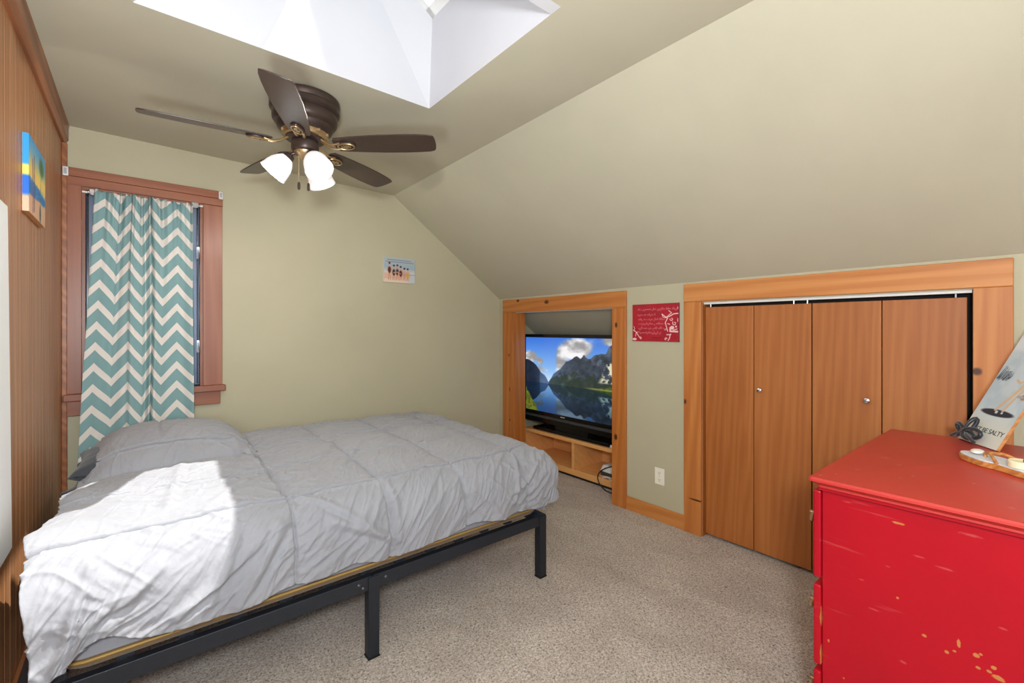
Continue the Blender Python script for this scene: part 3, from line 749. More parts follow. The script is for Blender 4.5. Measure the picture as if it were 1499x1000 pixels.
    # a few deliberate folds seen in the photo
    def fold(s0, t0, s1, t1, w, h):
        dx, dy = s1-s0, t1-t0; L = dx*dx+dy*dy; k = np.clip(((S-s0)*dx+(Tt-t0)*dy)/L, 0, 1)
        d = np.hypot(S-s0-k*dx, Tt-t0-k*dy) ; sd = ((S-s0)*dy-(Tt-t0)*dx)/math.sqrt(L)
        return h*np.exp(-(d/w)**2) - .6*h*np.exp(-((d-w*1.3)/(w*.7))**2)*(sd > 0)*np.sin(PI*np.clip(k, .05, .95))
    for f in ((.50,.02,.68,.27,.020,.016),(.34,.04,.62,.22,.016,.013),(.80,.18,1.02,.08,.018,.013),(.72,.30,.98,.10,.014,.010),(.42,.05,.50,.20,.014,.011),
              (.60,1.12,.72,.52,.02,.010),(.86,.62,1.05,.95,.02,.009),(.93,.50,1.15,.84,.015,.008),(.33,.45,.40,.98,.02,.010),(.46,.40,.66,.70,.016,.007),(1.04,.30,1.06,.06,.018,.012),(.30,.62,.55,.62,.02,.008),
              (1.66,.06,1.72,.28,.016,.014),(1.70,.04,1.86,.16,.014,.012),(1.62,.10,1.74,.13,.012,.010),(.10,.03,.30,.18,.018,.014),(.14,.03,.24,.20,.012,.010),(.05,.02,.14,.22,.014,.010)):
        D += fold(*f)
    P = P + N*D[..., None]
    # hem shape: front hem wavy; lower at head corner
    hem = 1-sst(0, .22, Tt)
    P[..., 2] += hem*(.010*np.sin(S*9+1) + .006*np.sin(S*23)) - hem*.045*np.exp(-((S-.03)/.07)**2) + hem*.05*np.exp(-((S-.17)/.07)**2)
    P[..., 1] += hem*(.008*np.sin(S*14+2)+.006*np.sin(S*31)) 
    # left (head) edge: flares toward the wall near the front, pulls in further back
    lf = 1-sst(0, .22, S)
    P[..., 0] += lf*(.028 + .035*sst(.55, 1.1, Tt) - .03*np.exp(-((Tt-.42)/.12)**2) + .006*np.sin(Tt*21))
    P[..., 2] += lf*(.012*np.sin(Tt*17+1) - .02*sst(.2, .0, Tt))
    # foot hem
    fh = sst(1.98, 2.18, S); P[..., 2] += fh*(.012*np.sin(Tt*13)+.012); P[..., 0] += fh*(.010*np.sin(Tt*11+2) - .012)
    loc = np.array((.7, 2.4, .628))
    # keep off the walls
    P[..., 0] = np.maximum(P[..., 0], XL+.022)
    idx = np.arange(NS*NT_).reshape(NT_, NS)
    F = np.stack([idx[:-1,:-1], idx[:-1,1:], idx[1:,1:], idx[1:,:-1]], -1).reshape(-1, 4)
    me = bpy.data.meshes.new('comforter'); me.from_pydata((P.reshape(-1,3)-loc).tolist(), [], F.tolist()); me.update()
    me.polygons.foreach_set('use_smooth', [True]*len(me.polygons)); me.materials.append(M['duvet'])
    ob = bpy.data.objects.new('comforter', me); C.objects.link(ob); ob.location = loc
    so = ob.modifiers.new('so', 'SOLIDIFY'); so.thickness = .016; so.offset = -1
    tag(ob, 'rumpled light grey quilted comforter spread over the bed', 'comforter')
comforter()

# ------------------------------------------------------------------ ceiling fan
FC = Vector((.625, 2.36, 2.20)); FTOP = cz(.625, 2.36)
fan = thing('ceiling_fan', (FC.x, FC.y, FTOP), 'dark bronze five-blade ceiling fan with three lit glass shades', 'ceiling fan')
b = MB(); dn = (0,0,-1); o = (FC.x, FC.y, FTOP)
b.lathe(o, dn, [(.150,0),(.158,.004),(.160,.022),(.154,.032),(.154,.036),(.158,.040),(.158,.062),(.150,.072),(.146,.074),(.148,.078),(.146,.112),(.136,.128),(.128,.132),(.124,.150),(.108,.166)], 64)
b.build('motor_housing', M['bronze'], fan, smooth=True)
b = MB(); b.lathe((FC.x,FC.y,FTOP-.160), dn, [(.112,0),(.104,.010),(.098,.026),(.080,.034)], 48)
for i in range(10):
    a = 2*PI*i/10; b.box(FC.x+.1*math.cos(a)-.008, FC.x+.1*math.cos(a)+.008, FC.y+.1*math.sin(a)-.008, FC.y+.1*math.sin(a)+.008, FTOP-.178, FTOP-.158)
b.build('vent_ring', M['brass'], fan, smooth=True)
MB().lathe((FC.x,FC.y,FTOP-.186), dn, [(.085,0),(.088,.004),(.088,.014),(.070,.020)], 48).build('flywheel', M['bronze'], fan, smooth=True)
MB().lathe((FC.x,FC.y,FTOP-.202), dn, [(.050,0),(.060,.005),(.063,.015),(.063,.045),(.058,.055),(.052,.058)], 48).build('switch_housing', M['bronze'], fan, smooth=True)
FZ = FTOP-.258
MB().lathe((FC.x,FC.y,FZ), dn, [(.052,0),(.050,.008),(.040,.022),(.022,.032),(.012,.040),(.009,.055),(.004,.060)], 40).build('light_fitter', M['brass'], fan, smooth=True)
# blades
ph0 = -41.7; outline = []
tipw = .062
prof = [(.155,.047),(.20,.054),(.28,.061),(.38,.067),(.48,.069),(.56,.067),(.61,.063)]
def blade(k):
    a = math.radians(ph0+72*k); d = Vector((math.cos(a), math.sin(a), 0)); tq = Vector((-math.sin(a), math.cos(a), 0))
    pit = math.radians(13); wv = (tq*math.cos(pit) - Vector((0,0,1))*math.sin(pit)); nv = d.cross(wv)
    o = Vector((FC.x, FC.y, FC.z)); poly = [(r, -w) for r, w in prof]
    for i in range(1, 8):     # tip with rounded corners
        q = i/8
        poly.append((.615 + .036*math.sin(PI*q)**.32 - .012*q, -.060*math.cos(PI*q)))
    poly += [(r, w) for r, w in reversed(prof)]
    root = [(.145, .03), (.145, -.03)]; poly += root
    bl = MB().prism(poly, o, d, wv, nv, .006)
    me = bl.build('blade', M['blade'], fan, bevel=.0015)
    # blade iron: curved arm from flywheel to medallion plate under the blade
    hub = Vector((FC.x, FC.y, FTOP-.197))
    pts = []
    for i in range(9):
        q = i/8; r = .075+.105*q
        z = hub.z + (o.z-.004-hub.z)*q - .018*math.sin(PI*q)
        pts.append(Vector((FC.x, FC.y, z)) + d*r)
    ib = MB()
    for sgn in (-1, 1):
        ib.tube([p + wv*(sgn*.010*(1+1.2*i/8)) for i, p in enumerate(pts)], .0055, 8)
    ir = ib.build('blade_iron', M['brass'], fan, smooth=True)
    mb = MB(); c = o + d*.205
    ell = [(.048*math.cos(2*PI*i/28), .030*math.sin(2*PI*i/28)) for i in range(28)]
    mb.prism(ell, c - nv*.008, d, wv, nv, .008)
    mb.build('plate', M['bronze'], ir, bevel=.002)
    rb = MB(); rb.tube([c - nv*.010 + d*(.040*math.cos(2*PI*i/28)) + wv*(.023*math.sin(2*PI*i/28)) for i in range(29)], .0035, 6)
    rb.prism([(.024*math.cos(2*PI*i/20), .013*math.sin(2*PI*i/20)) for i in range(20)], c - nv*.012, d, wv, nv, .006)
    rb.build('medallion', M['brass'], ir, smooth=True)
    for q in (-.03, .03):
        MB().lathe(c + d*q*.4 + wv*q*.25 - nv*.010, -nv, [(.004,0),(.004,.003),(.002,.005)], 8).build('screw', M['bronze'], ir)
for k in range(5): blade(k)
# shades
def lamp_arm(ang):
    a = math.radians(ang); d = Vector((math.cos(a), math.sin(a), 0)); c = Vector((FC.x, FC.y, FZ-.008))
    ax = (d*.64 + Vector((0,0,-.77))).normalized()
    pts = [c + d*.030, c + d*.048 + Vector((0,0,-.002)), c + d*.060 + Vector((0,0,-.008)), c + d*.070 + Vector((0,0,-.020))]
    arm = MB(); arm.tube(pts, .009, 10); so = pts[-1] - ax*.012
    arm.lathe(so, ax, [(.014,0),(.024,.006),(.027,.022),(.029,.026),(.027,.030)], 24); ao = arm.build('lamp_arm', M['bronze'], fan, smooth=True)
    g = MB(); n0 = so + ax*.024
    profo = [(.027,0),(.034,.008),(.045,.024),(.055,.046),(.060,.070),(.062,.088),(.0655,.104)]
    profi = [(r-.004, h) for r, h in reversed(profo)]
    g.lathe(n0, ax, profo+profi, 40, cap=False)
    gl = g.build('lamp_shade', M['shade'], ao, smooth=True)
    bb = MB(); bb.ball(n0+ax*.052, .024, 10); bb.cyl(n0-ax*.004, n0+ax*.034, .013, n=12); bb.build('bulb', M['bulb'], ao, smooth='all')
    return n0 + ax*.085
LP = [lamp_arm(a) for a in (40, 160, 280)]
# pull chains
for px, py, ln in ((-.032, -.012, .135), (.004, -.04, .14)):
    p = Vector((FC.x+px, FC.y+py, FZ-.02)); b = MB()
    for i in range(34): b.ball(p-Vector((0,0,ln*i/33)), .0018, 4)
    ch = b.build('pull_chain', M['brass'], fan)
    MB().lathe(p-Vector((0,0,ln)), dn, [(.003,0),(.006,.004),(.007,.020),(.006,.034),(.003,.037)], 12).build('fob', M['bronze'], ch, smooth=True)

# ------------------------------------------------------------------ television niche
SX = 2.927
st = thing('tv_stand', (3.1, 2.78, 0), 'low honey pine two-cubby stand under the television', 'tv stand')
sy0, sy1 = 2.14, 3.375
MB().box(SX+.015, SX+.36, sy0+.01, sy1-.01, 0, .022).build('plinth', M['dark_gap'], st)
MB().box(SX+.004, SX+.40, sy0, sy1, .022, .075).build('bottom_board', M['shelf'], st, bevel=.002)
MB().box(SX-.004, SX+.40, sy0-.005, sy1+.005, .305, .336).build('top_board', M['shelf'], st, bevel=.002)
for y0_, y1_ in ((sy0, sy0+.02), (sy1-.02, sy1)): MB().box(SX+.002, SX+.40, y0_, y1_, .075, .305).build('side_panel', M['shelf'], st, bevel=.001)
MB().box(SX+.002, SX+.39, 2.715, 2.745, .075, .305).build('divider', M['shelf'], st, bevel=.001)
MB().box(SX+.385, SX+.40, sy0+.02, sy1-.02, .075, .305).build('back_panel', M['shelf'], st)

tv = thing('television', (3.03, 2.79, .336), 'large black flat television showing a mountain lake, standing in the niche', 'television')
TX = 2.985; ty0, ty1 = 2.19, 3.44
b = MB(); b.box(TX, TX+.055, ty0, ty1, .405, 1.252); b.box(TX+.05, TX+.12, ty0+.2, ty1-.2, .5, 1.02)
b.build('body', M['blackplas'], tv, bevel=.006)
b = MB(); f0 = TX-.012
b.box(f0, TX, ty0, ty0+.028, .512, 1.252); b.box(f0, TX, ty1-.028, ty1, .512, 1.252); b.box(f0, TX, ty0+.028, ty1-.028, 1.222, 1.252); b.box(f0, TX, ty0, ty1, .478, .512)
b.build('bezel', M['blackplas'], tv, bevel=.003)
MB().box(f0-.004, TX, ty0, ty1, .452, .476).build('trim_bar', M['greyplas'], tv, bevel=.003)
MB().box(f0+.002, TX, ty0, ty1, .405, .452).build('speaker_bar', M['blackplas'], tv, bevel=.004)
b = MB(); b.box(f0-.001, f0+.002, 2.87, 2.925, .490, .500); b.build('logo', M['logo'], tv)
b = MB(); b.box(TX-.005, TX+.02, 2.6, 3.0, .36, .41); b.build('neck', M['blackplas'], tv)
MB().box(SX+.02, TX+.22, 2.35, 3.27, .337, .365).build('base', M['blackplas'], tv, bevel=.004)

def tvpic(U, V):
    p = Pic(U, V, (0,0,0), 1.7)
    Hn = .385
    ridge_x = [0,.06,.12,.17,.22,.27,.33,.40,.46,.52,.57,.61,.64,.68,.72,.77,.80,.84,.87,.90,.93,.96,1]
    ridge_y = [.70,.69,.63,.56,.50,.40,.52,.60,.70,.72,.77,.75,.80,.76,.77,.80,.83,.82,.90,.93,.88,.83,.86]
    def scene(u, v):
        sky = np.stack([np.interp(v, [.38,.6,1], a) for a in ([.86,.52,.24],[.93,.72,.46],[.99,.95,.86])], -1)
        cl = fbm(u*5+3, v*6+1, 6)
        big = np.exp(-((u-.56)/.17)**2-((v-.86)/.13)**2) + .8*np.exp(-((u-.40)/.07)**2-((v-.66)/.12)**2) + .8*np.exp(-((u-.06)/.09)**2-((v-.73)/.07)**2) + .6*np.exp(-((u-.18)/.04)**2-((v-.68)/.05)**2) + .9*np.exp(-((u-.95)/.12)**2-((v-.95)/.09)**2) + .5*np.exp(-((u-.12)/.16)**2-((v-.57)/.05)**2)
        cm = sst(.40, .72, big*1.15+cl*.8-.26)[..., None]
        cs = (.62+.38*sst(.35,.7,fbm(u*7+9,v*9,4)))[..., None]
        c = sky*(1-cm) + cm*np.array([.97,.96,.97])*cs
        r = np.interp(u, ridge_x, ridge_y) + .05*(fbm(u*16, u*0+2, 5)-.5)
        m = sst(-.004, .004, r-v)[..., None]
        rock = fbm(u*22+v*6, v*14-u*8, 6); base = np.stack([.13+.20*rock, .16+.21*rock, .21+.22*rock], -1)
        haze = np.exp(-((u-.27)/.13)**2)[..., None]; base = base*(1-.62*haze) + .62*haze*np.array([.40,.54,.74])
        lf = (u < .17)[..., None]*1.0; base = base*(1-.55*lf*(1-haze*.5)) + .2*lf*np.array([.10,.16,.33])
        fo = sst(.42, .60, fbm(u*30, v*30, 4)+.5*sst(.62,.40,v)-.2)[..., None]*(u > .27)[..., None]
        base = base*(1-.55*fo) + .55*fo*np.array([.13,.19,.10])
        hl = sst(.55,.75, fbm(u*14+40, v*10, 5))[..., None]*(u > .35)[..., None]*.25; base = base+hl*np.array([.5,.5,.5])
        c = c*(1-m)+m*base
        gs = (sst(.0,.03,.40+.16*(u-.70)*1.6-v)*sst(.62,.72,u))[..., None]; c = c*(1-gs*.8)+gs*.8*np.array([.36,.42,.12])*(.6+.7*fbm(u*40,v*40,3)[..., None])
        # pale cliff
        k = np.minimum(sst(.05,.0,np.abs(u-.865-.12*(v-.6))-.035*(1.25-1.4*(v-.46)/.26)), sst(.46,.49,v)*sst(.74,.70,v))
        k = (k*sst(.38,.5,fbm(u*26,v*18,4)))[..., None]; c = c*(1-k)+k*np.array([.88,.86,.74])
        return c
    top = scene(U, V)
    Vm = Hn + (Hn-V)*1.08 + .006*(fbm(U*8, V*60, 3)-.5)
    ref = scene(U + .004*(fbm(U*10,V*50,2)-.5), Vm)
    ref = ref*np.array([.55,.66,.74]) * (1-.35*sst(.3,.05,V))[..., None] + np.array([.01,.03,.05])
    c = np.where((V > Hn)[..., None], top, ref)
    sh = np.exp(-((V-Hn-.008)/.010)**2)[..., None]*sst(.6,.75,U)[..., None]; c = c*(1-.7*sh)+.7*sh*np.array([.62,.60,.30])
    g = sst(.02,-.02, V-(.30-1.9*U)+.05*(fbm(U*20,V*20,3)-.5))[..., None]; c = c*(1-g)+g*np.array([.42,.45,.16])*(.5+.8*fbm(U*50,V*50,3)[..., None])
    k = sst(1.0,.85,np.hypot((U-1.0)/.07,(V-.08)/.10))[..., None]; c = c*(1-k)+k*np.array([.82,.72,.66])*(.7+.5*fbm(U*60,V*60,3)[..., None])
    return c
sw, sh_ = ty1-ty0-.056, 1.222-.512
picture('screen', tvpic, (f0+.009, ty1-.028, .512), (0,-1,0), (0,0,1), sw, sh_, 300, 180, M['screen'], tv)

# boxes and cables on and in the stand
o = MB().box(SX+.015, SX+.13, 2.18, 2.335, .3365, .362).build('set_top_box', M['white_plastic'], loc=(SX+.07,2.26,.3365), bevel=.004)
tag(o, 'small white box on right end of tv stand top', 'box')
md = thing('modem', (SX+.12, 2.38, .075), 'white modem with dark base lying in the right cubby', 'modem')
b = MB(); b.hexa([(SX+.04,2.20,.112),(SX+.22,2.22,.112),(SX+.22,2.44,.112),(SX+.06,2.475,.112),(SX+.05,2.205,.165),(SX+.215,2.225,.172),(SX+.215,2.425,.172),(SX+.075,2.455,.165)]); b.build('cover', M['white_plastic'], md, bevel=.006)
b = MB(); b.hexa([(SX+.045,2.205,.0755),(SX+.215,2.225,.0755),(SX+.215,2.435,.0755),(SX+.065,2.468,.0755),(SX+.038,2.198,.113),(SX+.22,2.22,.113),(SX+.22,2.44,.113),(SX+.058,2.476,.113)]); b.build('base', M['greyplas'], md, bevel=.003)
def spline(pts, n=10):
    out = []; P = [Vector(p) for p in pts]
    for i in range(len(P)-1):
        a, b_, c, d = P[max(i-1,0)], P[i], P[i+1], P[min(i+2,len(P)-1)]
        for k in range(n):
            t = k/n; out.append(.5*((2*b_)+(-a+c)*t+(2*a-5*b_+4*c-d)*t*t+(-a+3*b_-3*c+d)*t**3))
    return out+[P[-1]]
o = MB().tube(spline([(SX+.10,2.16,.235),(SX+.03,2.25,.215),(SX-.02,2.36,.17),(SX-.035,2.415,.11),(SX-.04,2.40,.05),(SX-.045,2.33,.008),(SX-.05,2.24,.006),(SX-.04,2.15,.007)]), .005, 8).build('power_cable', M['cable_black'], loc=(SX-.03,2.3,.01), smooth=True)
tag(o, 'black power cable looping out of the right cubby to the carpet', 'cable')
o = MB().tube(spline([(SX-.002,2.40,.082),(SX+.02,2.36,.09),(SX-.004,2.30,.083),(SX+.01,2.22,.082),(SX+.03,2.18,.085),(SX+.004,2.24,.092),(SX+.006,2.34,.10),(SX+.02,2.43,.088)]), .0035, 8).build('network_cable', M['cable_white'], loc=(SX,2.3,.08), smooth=True)
tag(o, 'white cable coiled in front of the modem in the right cubby', 'cable')

# ------------------------------------------------------------------ wall pieces
# canvas on left wall
cvs = thing('canvas_painting', (XL+.01, 2.66, 1.75), 'beach canvas painting hanging on the wood panelled wall', 'painting')
y0_, y1_, z0_, z1_ = 2.41, 2.775, 1.734, 2.02; dp = .019
def canv(U, V):
    p = Pic(U, V, (60,160,210), 1.6)
    p.c = np.stack([np.interp(V, [.6,.8,1], a) for a in ([.92,.50,.16],[.82,.66,.60],[.42,.72,.86])], -1)
    p.over(sst(.62,.55,V+.06*(fbm(U*6,V*6,3)-.5)), (240,205,110))
    p.over(sst(.5,.46,V+.10*(fbm(U*5+8,V*8,4)-.5)+.08*U), (34,116,186))
    p.over(sst(.55,.7,fbm(U*9,V*26,4))*sst(.5,.46,V)*.7, (110,170,200))
    p.over(sst(.27,.23,V+.06*(fbm(U*6+3,V*5,3)-.5)-.05*U), (222,176,138))
    p.line([(.22,.06),(.24,.3),(.20,.72)], .035, (140,70,110)); p.line([(.30,.08),(.32,.4),(.29,.80)], .028, (60,60,110))
    p.line([(.68,.02),(.70,.5),(.72,.80)], .014, (60,80,60)); p.blob(.74,.80,.14,.12,(60,110,70),.5); p.blob(.66,.12,.05,.12,(50,80,80),.4)
    return p.c
MB().box(XL, XL+dp-.001, y0_, y1_, z0_, z1_).build('stretcher', M['tanwood'], cvs, bevel=.002)
picture('canvas_face', canv, (XL+dp, y0_, z0_), (0,1,0), (0,0,1), y1_-y0_, z1_-z0_, 120, 80, M['art'], cvs)
def edge(U, V):
    p = Pic(U, V, (40,160,225)); p.over(sst(.62,.58,V), (240,225,110)); p.over(sst(.48,.45,V), (16,110,220)); p.over(sst(.24,.18,V), (226,190,160)); return p.c
picture('canvas_edge', edge, (XL+.002, y0_-.001, z0_), (1,0,0), (0,0,1), dp-.002, z1_-z0_, 8, 60, M['art'], cvs)

# small beach print on back wall
pr = thing('photo_print', (1.667, YB-.006, 1.79), 'small beach print of bathers in old swimwear on back wall', 'picture')
px0, px1, pz0, pz1 = 1.53, 1.805, 1.687, 1.893
MB().box(px0, px1, YB-.016, YB, pz0, pz1).build('board', M['white_plastic'], pr, bevel=.001)
def beach(U, V):
    p = Pic(U, V, (150,170,180), 1.33)
    p.c = np.stack([np.interp(V, [.35,.6,1], a) for a in ([.86,.60,.68],[.82,.68,.72],[.76,.74,.70])], -1)
    p.over(sst(.40,.34,V+.1*(fbm(U*5,V*5,3)-.5)), (216,178,156)); p.over(sst(.16,.12,V), (222,200,178)); p.over(sst(.55,.95,U)*sst(.42,.36,V), (190,196,200))
    for yy, a, b_ in ((.90,.10,.86),(.82,.06,.95)):
        pts = [(a+(b_-a)*i/40, yy+.010*math.sin(i*2.3)) for i in range(41)]; p.line(pts, .012, (112,120,150), .01)
    sk = (204,150,118)
    for x, hgt, suit in ((.17,.74,(84,30,22)),(.31,.65,(40,52,62)),(.42,.67,(44,58,66)),(.53,.62,(84,36,36)),(.65,.56,(196,150,140)),(.76,.55,(206,158,70))):
        p.line([(x-.03,.10),(x-.012,hgt-.34)], .017, (196,140,112)); p.line([(x+.035,.10),(x+.014,hgt-.34)], .017, sk)
        p.line([(x-.075,hgt-.30),(x-.05,hgt-.13),(x,hgt-.09),(x+.05,hgt-.13),(x+.075,hgt-.28)], .014, sk)
        p.blob(x, hgt-.25, .048, .125, suit, .25); p.blob(x, hgt-.01, .030, .045, sk, .25); p.blob(x, hgt+.022, .032, .035, (40,28,26), .3)
    p.line([(.30,.38),(.40,.42),(.52,.36)], .018, sk); p.over(sst(.02,.0,np.abs(V-.34))*sst(.78,.85,U), (120,150,140))
    return p.c
picture('print', beach, (px0, YB-.0165, pz0), (1,0,0), (0,0,1), px1-px0, pz1-pz0, 130, 100, M['art'], pr)

# red sign on knee wall
rs = thing('wall_sign', (XK-.006, 1.775, 1.34), 'red wooden sign with pale scrollwork and script on knee wall', 'sign')
ry0, ry1, rz0, rz1 = 1.594, 1.953, 1.217, 1.474
MB().box(XK-.012, XK, ry0, ry1, rz0, rz1).build('board', simple('dark_red_edge', srgb(120,12,26), .5), rs, bevel=.001)
def redsign(U, V):
    p = Pic(U, V, (172,10,36), 1.4); p.over(sst(.4,.65,fbm(U*4,V*4,3))*.35, (140,8,30))
    rr = random.Random(4)
    for k, (yy, a, b_) in enumerate(((.845,.13,.98),(.70,.12,.50),(.575,.14,.72),(.455,.14,.74),(.335,.14,.66),(.215,.16,.64))):
        x = a; pts = []
        while x < b_:
            if rr.random() < .16 and pts:
                p.line(pts, .0075, (190,98,104), .006); pts = []; x += .025
            up = rr.choice((.022,.022,.026,.05,-.03)); pts += [(x, yy), (x+.006, yy+up), (x+.012, yy+up*.6), (x+.017, yy)]; x += .019
        if len(pts) > 1: p.line(pts, .0075, (190,98,104), .006)
    p.line([(.46,.10),(.55,.095),(.64,.10)], .010, (110,6,24), .008)
    cr = (236,196,196)
    def scroll(cx, cy, r, a0, turns, w):
        pts = []
        for i in range(40):
            q = i/39; a = a0+turns*2*PI*q; rad = r*(1-.75*q); pts.append((cx+rad*math.cos(a)/1.4, cy+rad*math.sin(a)))
        p.line(pts, w, cr, .006)
    p.line([(.66,.72),(.74,.64),(.82,.66),(.90,.72),(.99,.73)], .014, cr); p.line([(.78,.67),(.86,.75),(.80,.81)], .010, cr); p.line([(.66,.72),(.68,.64),(.76,.62)], .009, cr)
    p.line([(.78,.62),(.73,.50),(.75,.40),(.78,.27)], .012, cr); scroll(.86,.59,.05,PI,.8,.010); scroll(.92,.48,.06,2.5,.9,.011)
    p.blob(.87,.36,.045,.05,cr,.2); p.line([(.83,.36),(.83,.27),(.98,.26)], .022, cr); p.line([(.9,.3),(.97,.33)], .012, cr); p.blob(.95,.39,.02,.025,cr,.3); p.line([(.78,.47),(.82,.45)], .012, cr); scroll(.73,.31,.03,0,1,.006)
    p.line([(.76,.18),(.83,.18),(.82,.10),(.79,.03)], .012, cr); scroll(.74,.06,.04,.5,.7,.012); p.blob(.84,.19,.014,.018,cr,.3)
    p.line([(.02,.30),(.09,.24),(.14,.14),(.19,.06)], .012, cr); p.line([(.03,.40),(.05,.34),(.03,.28)], .009, cr); p.line([(.09,.24),(.07,.13)], .010, cr); p.blob(.05,.05,.05,.035,cr,.3); scroll(.18,.09,.04,-1,.6,.009); p.line([(.09,.24),(.14,.25)], .007, cr)
    p.line([(.985,.9),(.985,.85)], .008, cr); p.line([(.985,.6),(.985,.52)], .010, cr)
    return p.c
picture('lettering', redsign, (XK-.0125, ry1-.001, rz0+.001), (0,-1,0), (0,0,1), ry1-ry0-.002, rz1-rz0-.002, 230, 165, M['art'], rs)

# outlet
ol = thing('wall_outlet', (XK, 1.741, .302), 'ivory duplex power outlet low on the knee wall', 'outlet')
MB().box(XK-.006, XK, 1.704, 1.777, .245, .358).build('plate', M['outlet'], ol, bevel=.004)
for zc in (.277, .326):
    s_ = MB().prism([(.015*max(-.9,min(.9,math.cos(2*PI*i/24)))*1.05, .0165*max(-.8,min(.8,math.sin(2*PI*i/24)))) for i in range(24)], (XK-.006,1.7405,zc), (0,1,0), (0,0,1), (-1,0,0), .002).build('socket', M['outlet'], ol)
    b = MB(); b.box(XK-.0086,XK-.0078,1.7335,1.7355,zc-.001,zc+.008); b.box(XK-.0086,XK-.0078,1.7455,1.7475,zc-.001,zc+.006); b.cyl((XK-.0086,1.7405,zc-.007),(XK-.0078,1.7405,zc-.007),.0024,n=10)
    b.build('slots', M['dark_gap'], s_)
MB().lathe((XK-.006,1.7405,.3015),(-1,0,0),[(.003,0),(.003,.001),(.001,.002)],10).build('screw', M['silver'], ol)

# ------------------------------------------------------------------ red dresser
DX0, DX1, DY0, DY1, DZ = 1.512, 2.515, -.005, .478, .870
dr = thing('dresser', (2.03, .23, 0), 'worn red painted chest of drawers in front of the closet', 'dresser')
bx0, bx1, by0, by1 = DX0+.046, DX1-.046, DY0+.012, DY1-.024
b = MB(); b.box(bx0, bx0+.022, by0, by1, 0, .842); b.build('side_panel', M['red'], dr, bevel=.003)
MB().box(bx1-.022, bx1, by0, by1, 0, .842).build('side_panel', M['red'], dr, bevel=.003)
b = MB(); b.box(bx0+.022, bx1-.022, by0, by0+.01, .05, .842); b.build('back_panel', M['red'], dr)
b = MB()
for z0_, z1_ in ((.03,.065),(.293,.303),(.548,.560),(.830,.842)): b.box(bx0+.022, bx1-.022, by0+.01, by1, z0_, z1_)
b.build('rails', M['red'], dr)
# top with ogee edge
prof = [(0.018,-.030),(.018,-.024),(.010,-.020),(.006,-.014),(0,-.012),(0,-.006),(.004,-.001),(.010,0)]
b = stack(MB(), [(rbox_ring(DX0+d, DX1-d, DY0+d*.3, DY1-d, .012, 4), DZ+z) for d, z in prof]); b.build('top', M['red_top_reflect'], dr, smooth=True)
b = MB(); b.box(DX0+.03, DX1-.03, DY0+.01, DY1-.02, .828, .842); b.build('top_moulding', M['red'], dr)
for z0_, z1_ in ((.068,.288),(.306,.543),(.564,.822)):
    d_ = MB().box(bx0-.006, bx1+.006, by1+.001, by1+.021, z0_, z1_).build('drawer', M['red'], dr, bevel=.005)
    zc = (z0_+z1_)/2+.04
    for xc in (1.66, 2.37):
        b = MB(); b.lathe((xc-.045,by1+.021,zc),(0,1,0),[(.012,0),(.012,.003),(.005,.006),(.005,.022),(.008,.026)],14); b.lathe((xc+.045,by1+.021,zc),(0,1,0),[(.012,0),(.012,.003),(.005,.006),(.005,.022),(.008,.026)],14)
        b.tube(spline([(xc-.045,by1+.040,zc),(xc-.040,by1+.046,zc-.025),(xc,by1+.046,zc-.034),(xc+.040,by1+.046,zc-.025),(xc+.045,by1+.040,zc)]), .005, 8)
        b.build('pull', M['pull'] if 'pull' in M else M['brass'], d_, smooth=True)

# sign leaning on the dresser
BL = Vector((2.485, .265, DZ+.003)); br = Vector((2.326, .150, DZ+.003))
eu = (br-BL).normalized(); back = Vector((-eu.y, eu.x, 0)); back = back if back.x > 0 else -back
ev = (back*.453 + Vector((0,0,.891))).normalized(); nrm = eu.cross(ev).normalized()
if nrm.x > 0: nrm = -nrm
W_, H_ = (br-BL).length, .52
sg = thing('leaning_sign', BL, 'pale blue painted sign leaning on the dresser, lettered along its foot', 'sign')
MB().prism([(0,0),(W_,0),(W_,H_),(0,H_)], BL, eu, ev, -nrm, .010).build('board', M['tanwood'], sg, bevel=.001)
def salty(U, V):
    p = Pic(U, V, (196,210,218), W_/H_)
    p.over(sst(.4,.65,fbm(U*4,V*9,4))*.5, (168,192,206)); p.over(sst(.3,.1,V), (214,216,206)); p.over(sst(.72,.78,V)*.8, (222,228,232))
    ik = (44,50,62)
    p.blob(.52,.255,.38,.026,ik,.15); p.over((np.abs(U-.50)<.03)*(np.abs(V-.262)<.010)*1.0, (196,210,218)); p.over((np.abs(U-.63)<.02)*(np.abs(V-.262)<.008)*1.0, (196,210,218))
    rr = random.Random(3)
    for i in range(26):
        x = .02+.30*rr.random()**1.3; p.line([(x,.50+.02*rr.random()),(x+.05,.53+.11*rr.random()*(1-x*2.2))], .0022, (52,66,80), .0018)
    tan = (214,184,150)
    p.line([(.45,.28),(.62,.40),(.78,.53)], .012, tan); p.line([(.62,.28),(.72,.40),(.84,.50)], .010, tan); p.line([(.70,.52),(.60,.50),(.52,.52)], .008, tan)
    p.blob(.86,.40,.06,.022,(196,120,56),.2); p.line([(.74,.40),(.84,.40)], .009, (150,170,180)); p.blob(.95,.66,.06,.022,ik,.2); p.blob(.9,.95,.10,.02,ik,.3)
    return p.c
picture('painting', salty, BL+nrm*.0006, eu, ev, W_, H_, 90, 300, M['art'], sg)
cu = bpy.data.curves.new('lettering', 'FONT'); cu.body = 'JUST BE SALTY'; cu.size = .026; cu.extrude = .0002; cu.align_x = 'CENTER'; cu.space_character = .92
tmp = bpy.data.objects.new('tmp', cu); C.objects.link(tmp)
dg = bpy.context.evaluated_depsgraph_get(); me = bpy.data.meshes.new_from_object(tmp.evaluated_get(dg)); bpy.data.objects.remove(tmp)
